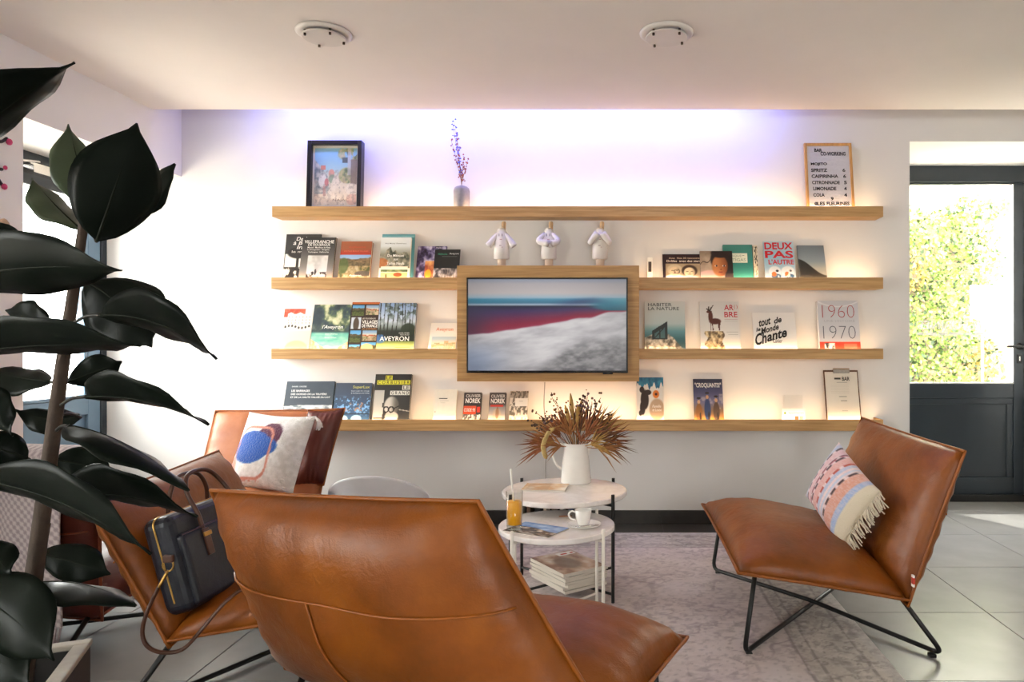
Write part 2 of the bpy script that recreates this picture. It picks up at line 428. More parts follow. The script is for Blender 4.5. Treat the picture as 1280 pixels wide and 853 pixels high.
# left door, set deep in the side wall
d1 = empty('door_1', (-3.2, 3.75, 0), 'anthracite glazed side door, coloured lighter for daylight, behind plant', 'door', kind='structure')
def d1p(y0, y1, z0, z1, name, x0=-3.25, x1=-3.18, m=M_ANTH_LIT, bev=.004):
    return MB().box((x0+3.2, y0-3.75, z0), (x1+3.2, y1-3.75, z1)).build(name, m, d1, bevel=bev)
d1p(3.05, 4.43, 2.09, 2.19, 'head_frame', m=M_ANTH); d1p(4.38, 4.43, 0, 2.09, 'side_frame', m=M_ANTH); d1p(3.05, 3.12, 0, 2.09, 'side_frame')
d1p(4.27, 4.37, .05, 2.08, 'stile'); d1p(3.13, 3.22, .05, 2.08, 'stile'); d1p(3.22, 4.27, 1.99, 2.08, 'top_rail', m=M_ANTH)
d1p(3.22, 4.27, .70, .80, 'middle_rail'); d1p(3.22, 4.27, .05, .18, 'bottom_rail')
d1p(3.22, 4.27, .18, .70, 'lower_panel', -3.23, -3.20, bev=.001)
d1p(3.22, 4.27, .80, 1.99, 'glass_pane', -3.216, -3.210, M_GLASS, 0)
d1p(4.235, 4.262, .80, 1.99, 'glazing_bead', -3.20, -3.175); d1p(3.22, 4.235, .80, .82, 'glazing_bead', -3.20, -3.175)
MB().tube([(.03, -.45, 2.07), (.06, .0, 2.10), (.05, .12, 2.12)], .008, 6).box((.02, .05, 2.05), (.08, .3, 2.1)).build('door_closer', M_CHROME, d1)
# window further along the side wall, beside the photographer
w1 = empty('window_1', (-3.2, -.15, .35), 'glazed window in the side wall beside the camera', 'window', kind='structure')
for a, b in (((-.04, -.7, 0), (.04, .7, .07)), ((-.04, -.7, 1.93), (.04, .7, 2.0)), ((-.04, -.7, .07), (.04, -.63, 1.93)), ((-.04, .63, .07), (.04, .7, 1.93)), ((-.04, -.035, .07), (.04, .035, 1.93))):
    MB().box(a, b).build('window_frame', M_ANTH_LIT, w1, bevel=.004)
for a, b in ((-.63, -.035), (.035, .63)):
    MB().box((-.003, a, .07), (.003, b, 1.93)).build('glass_pane', M_GLASS, w1)

w2 = empty('added_window', (1.2, -2.3, 1.05), 'added unseen window behind the camera, brightening the room', 'window', kind='structure')  # unseen window added to brighten the lower wall, rug and tables
for a, b in (((-.6, -.04, 0), (.6, .04, .06)), ((-.6, -.04, .94), (.6, .04, 1.0)), ((-.6, -.04, .06), (-.54, .04, .94)), ((.54, -.04, .06), (.6, .04, .94))):
    MB().box(a, b).build('window_frame', M_ANTH_LIT, w2, bevel=.004)
MB().box((-.54, -.003, .06), (.54, .003, .94)).build('glass_pane', M_GLASS, w2)

# ================================================================== OUTSIDE
M_PAVE = mat('pale_paving', 'b9b2a6', .8, noise=.1, scale=6)
M_FACADE = mat('cream_render', 'e2dccf', .9, noise=.05, scale=3)
M_STONE = mat('sandstone', 'a8937c', .9, noise=.2, scale=8)
struct('ground_outside', MB().box((-14, 5.4, -.1), (16, 22, -.05)).box((-14, -8, -.1), (-3.9, 5.4, -.05)), M_PAVE, 'pale paving outside the glass doors', cat='paving')
hs = empty('house', (5.8, 11, 0), 'cream rendered house across the street behind the ivy', 'house')
MB().box((-4, 0, 0), (5, .4, 6)).build('wall', M_FACADE, hs)
arch = [(-.45, 0), (.45, 0), (.45, 1.5)]+[(.45*math.cos(a), 1.5+.45*math.sin(a)) for a in np.linspace(.2, PI-.2, 9)]+[(-.45, 1.5)]
for nm, m, s, y in (('arch_surround', M_STONE, 1.25, -.06), ('arched_window', mat('leaded_glass', '7d8a92', .3, noise=.3, scale=30), 1.0, -.10)):
    o = MB().prism([(x*s, z*s) for x, z in arch], y, y+.05).build(nm, m, hs); o.location = (.42, 0, 1.05)
MB().box((-.1, -.5, .45), (.9, -.1, 1.1)).build('planter_box', mat('terracotta', 'b5734d', .8, noise=.15, scale=15), hs, bevel=.02)
MB().prism([(.15, 3.2), (1.2, 2.5), (1.2, 2.7), (.15, 3.4)], -.3, 0).build('roof_brace', mat('weathered_beam', '8c7865', .8, noise=.2), hs)
iv = empty('garden_wall', (3.6, 7.6, 0), 'sunlit garden wall overgrown with yellow green ivy outside the right door', 'wall')
MB().box((-1.6, .12, -.05), (.6, .42, 2.55)).build('masonry', M_STONE, iv)
MB().box((-.95, .0, 2.45), (-.28, .4, 3.2)).build('pillar', mat('grey_render', '9a948a', .9, noise=.1), iv)
rs = np.random.RandomState(5); mb = MB(); cols = []
for k in range(17000):
    z = rs.rand()*2.75; x = -1.6+rs.rand()*2.3
    edge = .42+.12*math.sin(z*3.1)+.10*math.sin(z*7+1)
    if x > edge or z > 2.62+.1*math.sin(x*6): continue
    y = .1-.26*rs.rand()*(.5+vn(x*3, z*3)); r = .012+.018*rs.rand()
    M = Matrix.Translation((x, y, z)) @ Matrix.Rotation(rs.rand()*6.3, 4, 'Y') @ Matrix.Rotation(rs.normal()*.7, 4, 'X') @ Matrix.Rotation(rs.normal()*.5, 4, 'Z')
    mb.add([M @ Vector(p) for p in ((0, 0, -r), (r*.8, -.006, -.1*r), (0, -.012, r*1.2), (-r*.8, -.006, -.1*r))], [(0, 1, 2, 3)])
    t = rs.rand(); q = vn(x*2.2+3, z*2.2)
    c = hx('5a7a2c')*(1-t)+hx('8c9c44')*t
    if q > .62: c = c*.45+hx('9a6a30')*.55
    if t < .18: c = hx('263a16')
    cols += [c]*4
tag(mb.build('ivy_leaves', vcol_mat('ivy_leaf', .5), iv, cols=lina(np.array(cols))), kind='stuff')
sg2 = MB().box((-.13, -.02, -.17), (.13, 0, .17)).build('street_sign', mat('white_enamel_sign', 'eceae4', .4, noise=.02), None, bevel=.004)
sg2.location = P(1228, 378, 7.2); tag(sg2, 'small white panel hanging in front of the ivy outside', 'sign')
pl2 = MB().tube([(0, 0, -P(1228, 378, 7.2).z), (0, 0, -.15)], .012, 8).build('post', mat('white_enamel_sign'), sg2)

# ================================================================== OAK SHELVES WITH LED STRIPS
M_LED = emit_mat('warm_led_strip', (1, .72, .42), 3)
SY = 4.296     # front plane of the shelves
def led(name, x0, x1, y, z, direction, power, col, wdt=.012):
    l = bpy.data.lights.new(name, 'AREA'); l.shape = 'RECTANGLE'; l.size = x1-x0; l.size_y = wdt; l.energy = power*(x1-x0); l.color = col
    o = bpy.data.objects.new(name, l); COL.objects.link(o); o.location = ((x0+x1)/2, y, z)
    dz = -Vector(direction).normalized(); ax = Vector((1, 0, 0)); ay = dz.cross(ax).normalized()
    o.rotation_euler = Matrix((ax, ay, dz)).transposed().to_euler()
    return o
def shelf(x0, x1, ztop, zbot, label, power=1.0):
    e = empty('wall_shelf', ((x0+x1)/2, WY, zbot), label, 'shelf', 'oak wall shelves with hidden light strips')
    o = Vector(e.location)
    def bx(a, b, n, m=M_OAK): return MB().box(Vector(a)-o, Vector(b)-o).build(n, m, e, bevel=.0012, bseg=1)
    bx((x0, SY, zbot), (x1, SY+.014, ztop), 'front_board')
    bx((x0, SY+.014, zbot), (x1, WY, ztop-.022), 'shelf_board')
    bx((x0, SY+.014, ztop-.022), (x0+.012, WY, ztop), 'end_cap'); bx((x1-.012, SY+.014, ztop-.022), (x1, WY, ztop), 'end_cap')
    MB().box(Vector((x0+.015, SY+.0145, ztop-.0219))-o, Vector((x1-.015, SY+.0215, ztop-.019))-o).build('led_strip', M_LED, e)
    led('shelf_light', x0+.02, x1-.02, SY+.020, ztop-.0175, (0, .62, .78), LED_WARM*power, (1, .68, .38))
S1, S2, S3, S4 = 1.96, 1.528, 1.096, .665
shelf(-2.085, 1.620, S1, 1.8965, 'long oak shelf highest on the wall, carrying the letter board', 1.0)
shelf(-2.090, -.955, S2, 1.46, 'short oak shelf left of the television, upper one')
shelf(.14, 1.620, S2, 1.46, 'short oak shelf right of the television, upper one')
shelf(-2.090, -.955, S3, 1.033, 'short oak shelf left of the television, lower one')
shelf(.14, 1.620, S3, 1.033, 'short oak shelf right of the television, lower one')
shelf(-2.040, 1.620, S4, .597, 'long oak shelf lowest on the wall, beneath the television', 1.1)
# cove light above the dropped ceiling
cv = empty('cove_light', (-.6, 4.17, 2.66), 'cold violet light strip hidden in the ceiling slot', 'light strip')
MB().box((-1.5, -.012, -.01), (1.5, -.004, .01)).build('led_strip', emit_mat('violet_led_strip', (.5, .5, 1), 5), cv)
led('cove_lamp', -2.1, .9, 4.18, 2.64, (0, .75, -.66), LED_COVE, (.16, .22, 1.0), .02)

# ================================================================== TELEVISION ON ITS OAK PANEL
pn = empty('media_wall_unit', (-.408, WY, .90), 'oak veneered wall unit framing the television', 'wall unit')
def pnb(a, b, n, m): return MB().box(Vector(a)-pn.location, Vector(b)-pn.location).build(n, m, pn, bevel=.0015, bseg=1)
pnb((-.954, 4.250, .900), (.139, 4.268, 1.5957), 'front_board', M_OAK2)
for a, b in (((-.954, 4.268, .9), (-.936, WY-.005, 1.5957)), ((.121, 4.268, .9), (.139, WY-.005, 1.5957)), ((-.936, 4.268, 1.578), (.121, WY-.005, 1.5957)), ((-.936, 4.268, .9), (.121, WY-.005, .918))):
    pnb(a, b, 'side_board', M_OAK2)
tv = empty('television', (-.408, 4.25, .95), 'flat black television showing a red and white shoreline', 'television')
tw, th = .957, .566; tz = 1.519-th
MB().box((-tw/2, -.048, tz-.95), (tw/2, -.001, tz-.95+th)).build('casing', mat('black_gloss_plastic', '0d0d0f', .25, noise=.05, scale=30), tv, bevel=.003)
def shore(x, y):
    c = ramp(y, [(0, '9d9c9e'), (.33, 'b4b1b4'), (.62, 'bfbabd'), (.66, '6f3a5a'), (.70, '3c3552'), (.705, '1e2436'), (.72, 'b9c2cc'), (.74, '3f6f8a'), (.78, '4f8aa3'), (.80, '9db2c0'), (.85, 'c2b8b6'), (.95, 'b9b2b4'), (1, '9aa2b4')])
    # coloured lagoon
    lim = .38+.27*x**1.25+.02*fbm(x, y, 9, 4)+.012*np.sin(x*30)*ss(.4, .9, x)
    red = ramp((y-lim)/(.70-lim+1e-3), [(0, '8f3a4e'), (.2, '86203a'), (.5, '68284a'), (.8, '40305a'), (1, '22263e')])
    red = mix(red, ramp(y, [(.4, '3f2d45'), (.7, '2e3150')]), ss(.22, 0, x)*.6)
    c = mix(c, red, ss(lim-.012, lim+.012, y)*(y < .70))
    sand = ramp(fbm(x*1.2+y*.8, y*3-x, 5, 2, 4), [(.2, 'aaa6a8'), (.5, 'c2bebf'), (.8, 'd4cfcf')])
    sand = mix(sand, hx('7f92b5'), ss(.35, 0, x)*ss(.4, .1, y)*.7)
    sand = mix(sand, ramp(fbm(x*4, y*5, 6, 9, 4), [(.25, '5d5c5e'), (.75, 'a09c9c')]), ss(0, .12, (x-.38)-y*.75)*ss(.36, .1, y-.1*x)*.85)
    c = mix(c, sand, ss(lim+.012, lim-.012, y))
    teal = ramp(y, [(.64, '1f5061'), (.74, '3c8499'), (.79, '6aa0af')])
    c = mix(c, teal, ss(.72, .86, x)*rect(x, y, .6, 1.1, .66+.0, .79)*ss(0, .03, y-(.80-.13*(x-.6)/.4)+.07))
    c = mix(c, hx('2b7f9c'), ss(.35, .0, x)*ss(.04, .0, np.abs(y-.76))*.8)
    c = mix(c, hx('3a3f66'), ss(.06, 0, np.abs(y-(.765-.03*np.abs(x-.8)/.2)))*ss(.25, 0, np.abs(x-.72))*.6)
    vig = 1-.32*((x-.5)**2+(y-.5)**2)*1.7
    return c*vig[..., None]
picture('screen', tw-.02, th-.024, shore, 190, 110, tv, vcol_mat('lit_screen', .18, emit=.68), x0=-(tw-.02)/2, z0=tz-.95+.014, y=-.0488)
MB().box((.33, -.046, tz-.958), (.39, -.02, tz-.949)).build('receiver_bump', mat('black_gloss_plastic'), tv, bevel=.002)
cb = MB().tube(spline([P(681, 478, 4.262), P(680, 510, 4.268), P(683, 545, 4.275), P(682, 590, 4.34), P(684, 640, 4.39)], 6), .0028, 6).build('power_cable', mat('grey_cable', '9a958e', .5, noise=.05), None, smooth=True)
tag(cb, 'thin grey cable hanging below the television behind dried flowers', 'cable')

# ================================================================== BOOKS ON THE SHELVES
M_PAGES = mat('book_pages', 'e6dcc8', .85, noise=.06, scale=8, stretch=(1, 140, 1))
def book(u0, u1, vt, shelf_top, label, cover, paint, texts=(), thick=.014, yb=4.328, name='book', group='books on the oak shelves', cat='book', n=64, ytop=None, rot=0):
    zb = shelf_top-.0185
    dt = ytop or (4.423-thick)
    zt = EYE+(CY-vt)*dt/FPX
    h = math.hypot(zt-zb, dt-yb); lean = math.atan2(dt-yb, zt-zb)
    db = yb+.02*math.tan(lean)
    w = (u1-u0)*db/FPX
    e = empty(name, ((u0-CX)*db/FPX, yb, zb), label, cat, group)
    e.rotation_euler = (-lean, 0, rot)
    cm = mat('cover_'+cover, cover, .4, noise=.04, scale=30)
    bd = .0022 if thick > .008 else .001
    MB().box((0, 0, 0), (w, bd, h)).box((0, thick-bd, 0), (w, thick, h)).box((0, bd, 0), (.002, thick-bd, h)).build('cover', cm, e)
    MB().box((.002, bd, .003), (w-.003, thick-bd, h-.003)).build('pages', M_PAGES, e)
    if paint: picture('cover_picture', w, h, paint, n, int(n*h/w), e, y=-.0006)
    if texts: lettering(texts, w, h, e)
    return e
def people_photo(x, y, heads, bgc, seed=1):
    c = mix(fill(x, bgc), hx('8a7a62'), fbm(x, y, 7, seed)*.7)
    for cx, cy, r, skin, hair, cloth in heads:
        c = mix(c, hx(cloth), ell(x, y, cx, cy-r*2.3, r*1.9, r*1.5))
        c = mix(c, hx(hair), ell(x, y, cx, cy+r*.25, r*1.18, r*1.25))
        sk = mix(fill(x, skin), hx('3a2a20'), ss(.2, 1, (x-cx)/r)*.5)
        c = mix(c, sk, ell(x, y, cx, cy-r*.1, r*.85, r*1.05))
        for s in (-1, 1): c = mix(c, hx('221a16'), ell(x, y, cx+s*r*.35, cy+r*.05, r*.17, r*.09, .4))
        c = mix(c, hx('7a3b2c'), ell(x, y, cx, cy-r*.55, r*.28, r*.09, .4)*.8)
        c = mix(c, hx('5a3a2a'), ell(x, y, cx+r*.05, cy-r*.25, r*.12, r*.12, .5)*.5)
    return c
def landscape(x, y, sky, hills, seed, n=3, base=.55):
    c = ramp(y, [(0, sky[0]), (1, sky[1])])
    for k, col in enumerate(hills):
        lim = base-k*.16+.22*(fbm(x, x*0, 3+k*2, seed+k)-.5)
        t = mix(fill(x, col), hx(col)*.45, fbm(x, y, 14, seed+5+k))
        c = mix(c, t, ss(lim+.02, lim-.02, y))
    return c
def town(x, y, seed, roof='b5573a'):
    c = ramp(y, [(0, 'c9b89e'), (.6, 'd9cdb8'), (.75, '9fb8cc'), (1, '7fa5c8')])
    hgt = .45+.3*vn(np.floor(x*7), x*0, seed)
    c = mix(c, mix(fill(x, 'd8c3a0'), hx('8a6a4a'), vn(np.floor(x*7), x*0, seed+3)*.6), (y < hgt).astype(float))
    c = mix(c, hx(roof), ((y < hgt) & (y > hgt-.1)).astype(float))
    win = ((x*28 % 2) < .8) & ((y*22 % 2) < 1.1) & (y < hgt-.12)
    c = mix(c, hx('4a3a30'), win*.75)
    return mix(c, hx('5a6b3a'), ss(.56, .66, fbm(x, y, 9, seed+9))*.8*(y < .6))

# ---- upper left shelf
def c1(x, y):
    c = mix(fill(x, '2b2a2a'), hx('555'*2), fbm(x, y, 6, 1)*.5)
    c = mix(c, hx('e4e0da'), rect(x, y, .03, 1, .3, .57))
    c = mix(c, hx('24211f'), ell(x, y, .38, .6, .3, .12)); c = mix(c, hx('24211f'), rect(x, y, .34, .42, .3, .6))
    c = mix(c, mix(fill(x, '1e1b1a'), hx('d8d2c8'), ss(.5, .62, fbm(x, y, 9, 4))), (y < .29)*1.)
    return c
book(353, 397, 293, S2, 'dark book with a lone tree photo, leftmost on the upper left shelf', '272525', c1,
     [('De la', .3, .66, .86, .94, 'f0eee8', .01, .2), ('à Bou', .22, .7, .77, .85, 'f0eee8', .01, .2), ('Inten', .33, .8, .68, .76, 'f0eee8', .01, .2), ('le métal', .2, .75, .6, .65, 'c8c4bc')], thick=.010, yb=4.352)
def c2(x, y):
    c = ramp(y, [(0, 'c9b7a2'), (.25, '8d857b'), (.6, '55514e'), (1, '262626')])
    c = mix(c, ramp(fbm(x, y, 5, 2), [(.3, 'b9b3ad'), (.6, 'd9d5d0')]), rect(x, y, .22, .82, .1, .58))
    c = mix(c, hx('3a332c'), ss(.52, .6, fbm(x, y, 12, 6))*rect(x, y, .22, .82, .06, .2)); c = mix(c, hx('322c28'), ell(x, y, .48, .2, .03, .07)); c = mix(c, hx('322c28'), ell(x, y, .4, .17, .035, .045))
    return c
book(373, 415, 297, S2, 'grey gradient book titled VILLEFRANCHE DE ROUERGUE', '2a2928', c2,
     [('VILLEFRANCHE', .06, .95, .86, .935, 'f4f2ee', .012), ('DE ROUERGUE', .18, .84, .8, .855, 'f4f2ee', .012), ('Marcel  Morlhon le Haut', .17, .86, .745, .785, 'e8e4de'), ('La Rouquette  Savignac', .17, .84, .69, .73, 'e8e4de'), ('Toulongues  Vailhourles', .2, .82, .635, .675, 'e8e4de')], thick=.016, yb=4.322, ytop=4.395)
def c3(x, y):
    c = landscape(x, y*1.5, ('d8dde2', '8fb4dd'), ('a98d68', '8c7a58', '5f6a3c'), 21, base=.85)
    c = mix(c, ramp(fbm(x, y, 10, 3, 4), [(.3, '4a5230'), (.5, 'b69a6c'), (.7, 'e2d2b0')]), (y < .38)*.75)
    c = mix(c, hx('55663a'), ell(x, y, .14, .38, .16, .2)*.8); c = mix(c, hx('5b5348'), ell(x, y, .8, .18, .28, .07)*.9)
    c = mix(c, mix(fill(x, '9c5a3c'), hx('b53f2c'), ss(.82, .68, y)), (y > .66)*1.)
    return mix(c, hx('d8442c'), rect(x, y, .42, .68, .02, .09))
book(422, 461, 302, S2, 'brown and red book with a hilltop village photo', '9c5a3c', c3,
     [('VILLEFRANCHE', .25, .8, .83, .87, 'c8543a'), ('LES PLUS BEAUX VILLAGES', .12, .9, .73, .77, 'd86a50'), ('Aveyron', .35, .75, .1, .16, 'f6f2e8', .01, .2)], thick=.024)
book(475, 516, 293, S2, 'thin teal book standing behind the white forest book', '5fa0ab', None, [('#', .02, .98, .93, .97, '78b4bc')], thick=.008, yb=4.365)
def c4(x, y):
    c = ramp(y, [(0, 'f2ead8'), (.29, 'f0e6d0'), (.3, '7c6a4c'), (.6, '8d8b78'), (.8, 'dfe3e2'), (1, 'e9ecec')])
    tr = .62+.3*(vn(x*11, x*0, 2)-.4)
    c = mix(c, ramp(fbm(x, y, 11, 7, 4), [(.3, '3f463a'), (.6, '8b8674'), (.8, 'b0a890')]), ((y < tr) & (y > .32))*1.)
    c = mix(c, hx('c0703a'), ell(x, y, .08, .42, .2, .1)*.8)
    c = mix(c, hx('efe6cf'), rect(x, y, .06, .95, .02, .33)); c = mix(c, ramp(fbm(x, y, 12, 9), [(.3, '55683a'), (.7, '93a05a')]), rect(x, y, .06, .95, .2, .26))
    c = mix(c, hx('e0c37c'), rect(x, y, .06, .95, .03, .19)); c = mix(c, hx('8a4a24'), ell(x, y, .62, .14, .14, .05)); c = mix(c, hx('3a3228'), ell(x, y, .24, .1, .03, .06))
    return c
book(473, 511, 297, S2, 'white book with a forest photo above an ox cart picture', 'e4dfd4', c4,
     [('Du Ménuet', .25, .8, .55, .61, 'fbf8f0', .01), ('aux', .46, .62, .47, .51, 'fbf8f0'), ('Tailles Neufs', .24, .82, .37, .43, 'fbf8f0', .01), ('Paul Marcy  Dominique', .15, .85, .84, .87, '6d6a62')], thick=.016, yb=4.330, ytop=4.39)
def c5(x, y):
    c = ramp(fbm(x, y, 8, 31, 3), [(.25, '241c30'), (.45, '4a3d66'), (.6, '8d86ad'), (.75, 'c9c2d8')])
    c = mix(c, ramp(fbm(x, y, 6, 12), [(.3, '8f3f2c'), (.6, 'c98352'), (.8, 'e0a868')]), rect(x, y, .3, .72, .1, .58))
    c = mix(c, hx('f09a2c'), ell(x, y, .42, .2, .1, .13)); c = mix(c, hx('3a2c40'), ell(x, y, .7, .25, .09, .1))
    return mix(c, hx('efe6dd'), ss(.6, .64, fbm(x, y, 13, 3))*(y < .12))
book(519, 556, 308, S2, 'violet book with a stained glass pattern, beside the television panel', '2c2238', c5, [('TRÉSORS', .62, .95, .93, .98, 'e8e0f0')], thick=.010, yb=4.345)
def c6(x, y):
    c = fill(x, '171a1b')
    g = ramp(fbm(x, y, 9, 41, 4), [(.3, '3a342e'), (.5, '8d8478'), (.7, 'cfc6b8')])
    g = mix(g, hx('7d6f5c'), ((x*9 % 1) < .3)*.5*(x > .45))
    return mix(c, g, (y < .4)*1.)
book(541, 573, 312, S2, 'black booklet with a green and white title, half behind the television panel', '151817', c6,
     [('Villefranche', .12, .5, .82, .88, '3f9a78'), ('Aveyron', .58, .95, .82, .89, 'e8e8e4', .01), ('#', .3, .9, .765, .775, '7a8480')], thick=.006, yb=4.322, ytop=4.385)
# ---- upper right shelf
def c7(x, y):
    c = fill(x, '2e1c22')
    p = people_photo(x, y, [(.3, .38, .16, 'd9c4a2', 'c8b89a', 'efe4cf'), (.68, .34, .17, 'e6d2b0', '3a2a22', 'e8d8bc')], 'bda888', 5)
    p = mix(p, hx('3a2c22'), (np.abs(np.sqrt(((x-.36)/.07)**2+((y-.36)/.07)**2)-1) < .14)*.9)
    return mix(c, p, rect(x, y, .07, 1, 0, .64))
book(829, 878, 318, S2, 'dark brown book with two sepia portraits, right of the television', '2a1a20', c7,
     [('Avec  Nos 30 rencontres', .16, .98, .82, .88, 'e2ccb0', .012), ('Drôles  avec des stars', .1, .98, .7, .78, 'f2e6d4', .02)], thick=.012, yb=4.335)
def c8(x, y):
    c = mix(fill(x, 'cfb9a2'), hx('8f7862'), fbm(x, y, 5, 8)); c = mix(c, hx('1c1512'), ss(.36, .42, x)*(y > .25))
    c = mix(c, hx('3a2a20'), (np.abs(y-(.55+.5*x+.05*np.sin(x*20))) < .02)*(x < .36)*.8)
    c = mix(c, hx('d9b4a0'), ell(x, y, .3, .12, .4, .24)); c = mix(c, hx('2a1c18'), ell(x, y, .6, .72, .28, .34))
    f = mix(fill(x, 'c98048'), hx('7c3f1c'), ss(.45, .95, x)); f = mix(f, hx('a55f30'), ss(.7, .85, y))
    c = mix(c, f, ell(x, y, .6, .5, .24, .36)); c = mix(c, hx('2a1c18'), ell(x, y, .64, .93, .3, .16))
    for ex in (.49, .72): c = mix(c, hx('efe2d2'), ell(x, y, ex, .5, .05, .025)); c = mix(c, hx('1a1210'), ell(x, y, ex+.01, .5, .025, .03))
    c = mix(c, hx('8a3a26'), ell(x, y, .62, .29, .07, .022)); c = mix(c, hx('6a3418'), ell(x, y, .63, .38, .035, .02)*.7)
    return mix(c, hx('35261e'), ell(x, y, .88, .12, .14, .2)*.8)
book(876, 917, 314, S2, 'square photo book with a dark haired child portrait', '2a211d', c8, [], thick=.012, yb=4.324, ytop=4.39)
book(905, 942, 306, S2, 'teal book with a cream label, behind the child portrait book', '2f8478', lambda x, y: ramp(y+.1*fbm(x, y, 4, 3), [(0, '8cc0a8'), (.2, '3f9084'), (.5, '2a7a72'), (1, '3a8076')]),
     [('#', .2, .82, .5, .76, 'd9dcc8'), ('SQUE', .3, .62, .65, .72, '8a9a8a', 0), ('TIGAS', .3, .76, .54, .62, '7a8c7e', 0), ('#', .64, .72, .69, .71, '6a7a70')], thick=.022, yb=4.345)
book(943, 948, 307, S2, 'narrow cream spine lettered in black, right of the teal book', 'd8cdb4', lambda x, y: mix(fill(x, 'dccfb4'), hx('1e1a16'), (ss(.50, .54, fbm(x*.6, y*1.2, 14, 5))*rect(x, y, .2, .95, .03, .97))), [], thick=.03, yb=4.345, n=12)
def c11(x, y):
    c = ramp(y, [(0, 'd8d4c8'), (.3, 'a8c4d4'), (.6, '9cc4d8'), (1, 'b8d4e0')])
    for cx, s in ((.32, 1), (.75, 1.1)):
        c = mix(c, hx('dfe4e6'), ell(x, y, cx, .24, .2*s, .13)); c = mix(c, hx('3a5a78'), ell(x, y, cx+.04, .12, .16, .06)); c = mix(c, hx('c8703a'), ell(x, y, cx-.03, .17, .08, .06)); c = mix(c, hx('2a2c30'), ell(x, y, cx+.08, .25, .05, .03))
    return mix(c, hx('f2efe8'), ss(.6, .66, fbm(x, y, 8, 7))*(y < .3)*.7)
book(957, 995, 302, S2, 'pale blue book shouting DEUX PAS L\'AUTRE in red capitals', 'a8c8d8', c11,
     [('DEUX', .03, .97, .79, .97, 'cf1f2c', .03), ('PAS', .03, .97, .57, .76, 'cf1f2c', .03), ("L'AUTRE", .13, .97, .41, .54, 'cf1f2c', .025)], thick=.012)
def c12(x, y):
    c = ramp(y, [(0, 'a8a090'), (.35, 'b8b6a8'), (.55, '8f9aa0'), (1, '6f7a82')])
    lim = .52-.28*x+.1*np.sin(x*4+1.2)
    return mix(c, ramp(y+.1*fbm(x, y, 9, 3), [(0, '8a7c62'), (.2, '3a352c'), (.5, '2a2a28')]), ss(lim+.015, lim-.015, y)*ss(-.2, .1, x))
book(1000, 1034, 307, S2, 'misty grey book with a dark mountain ridge, end of its shelf', '7f8688', c12, [], thick=.010)
sw = empty('tag_card', (.21, 4.40, S2-.0185), 'tiny white card with a dark stripe beside the television panel', 'card')
MB().box((-.016, -.004, 0), (.016, 0, .15)).build('card', mat('white_plastic', 'eeeae2', .4, noise=.02), sw, bevel=.001)
MB().box((-.010, -.008, .062), (.010, -.0035, .125)).build('dark_stripe', mat('dark_brown_plastic', '3a2d24', .4, noise=.05), sw, bevel=.001)
# ---- lower left shelf
def c13(x, y):
    c = ramp(y, [(0, 'f0d2a4'), (.2, 'e9cdb2'), (.45, 'ddc6bb'), (.5, 'e8dfd0'), (.85, 'ece4d6'), (1, 'cdd8de')])
    roof = (y > .87-.02*np.sin(x*20)) & (y < .97) & (x < .72); c = mix(c, ramp(fbm(x, y, 18, 3), [(.3, 'b83a22'), (.7, 'e0664a')]), roof*1.)
    c = mix(c, hx('c84a30'), ((x < .14) & (y > .78) & (y < .9))*1.)
    for i in range(8): c = mix(c, hx('332a24'), ell(x, y, .1+i*.115, .56+.025*math.sin(i), .035, .03))
    for i in range(7):
        for j in range(3): c = mix(c, hx('7d7468'), ell(x, y, .18+i*.12, .65+j*.07, .015, .016))
    return mix(c, hx('e3a86c'), ell(x, y, .55, .05, .4, .2)*.6)
book(349, 386, 385, S3, 'pale watercolour book of an arcaded square, leftmost on lower left shelf', 'e9e2d4', c13, [], thick=.010)
def c14(x, y):
    up = ramp(fbm(x, y, 6, 17, 4), [(.25, '27343c'), (.45, '3a4b50'), (.56, '5d6d50'), (.66, 'b9bd96'), (.8, 'e0dcb8')])
    up = mix(up, hx('2c3a44'), ss(.55, .3, x+y*.3)*.7)
    wat = ramp(fbm(x, y*3, 6, 3), [(.2, '5fb0a0'), (.8, '9ad2bc')])
    c = mix(up, wat, ss(.44, .40, y)); c = mix(c, hx('24383c'), ss(.05, 0, np.abs(y-.42))*.7)
    rk = .23*np.abs(2*x-1.1)**1.2+.02*fbm(x, y, 15, 4)
    return mix(c, ramp(fbm(x, y, 16, 8), [(.3, 'c0a070'), (.7, 'f4e6c4')]), (y < rk)*1.)
book(387, 434, 381, S3, "turquoise river book titled l'Aveyron", '26363d', c14,
     [("l'Aveyron", .27, .83, .46, .56, 'f4f4ee', .008, .25), ('Jean Dumas', .37, .7, .35, .385, 'e4ece4'), ('Daniel Crozes', .37, .68, .28, .31, 'e4ece4')], thick=.014)
def c15(x, y):
    c = mix(fill(x, '2a1b14'), hx('3c2a20'), fbm(x, y, 5, 3)); c = mix(c, hx('c2662c'), (y > .965)*1.)
    pics = [(.03, .46, .72, .94, 0), (.52, .97, .74, .94, 1), (.03, .38, .46, .69, 2), (.03, .4, .18, .42, 3), (.47, .98, .22, .42, 4), (.45, .98, 0, .18, 5), (.03, .4, 0, .14, 6)]
    for x0, x1, y0, y1, s in pics:
        xx = (x-x0)/(x1-x0); yy = (y-y0)/(y1-y0)
        if s in (1, 4): pc = town(xx, yy, s)
        else: pc = landscape(xx, yy, ('bcd4e6', '4f9ad0'), ('7a6a4c', '4f5a30', '6b7a3c'), 50+s*7, base=.7)
        if s == 5: pc = mix(pc, hx('e2b878'), ell(xx, yy, .4, .4, .4, .5))
        if s == 2: pc = mix(fill(x, 'c8d0d8'), hx('4d4034'), ell(xx, yy, .5, .4, .3, .6))
        c = mix(c, pc, rect(x, y, x0, x1, y0, y1))
    return c
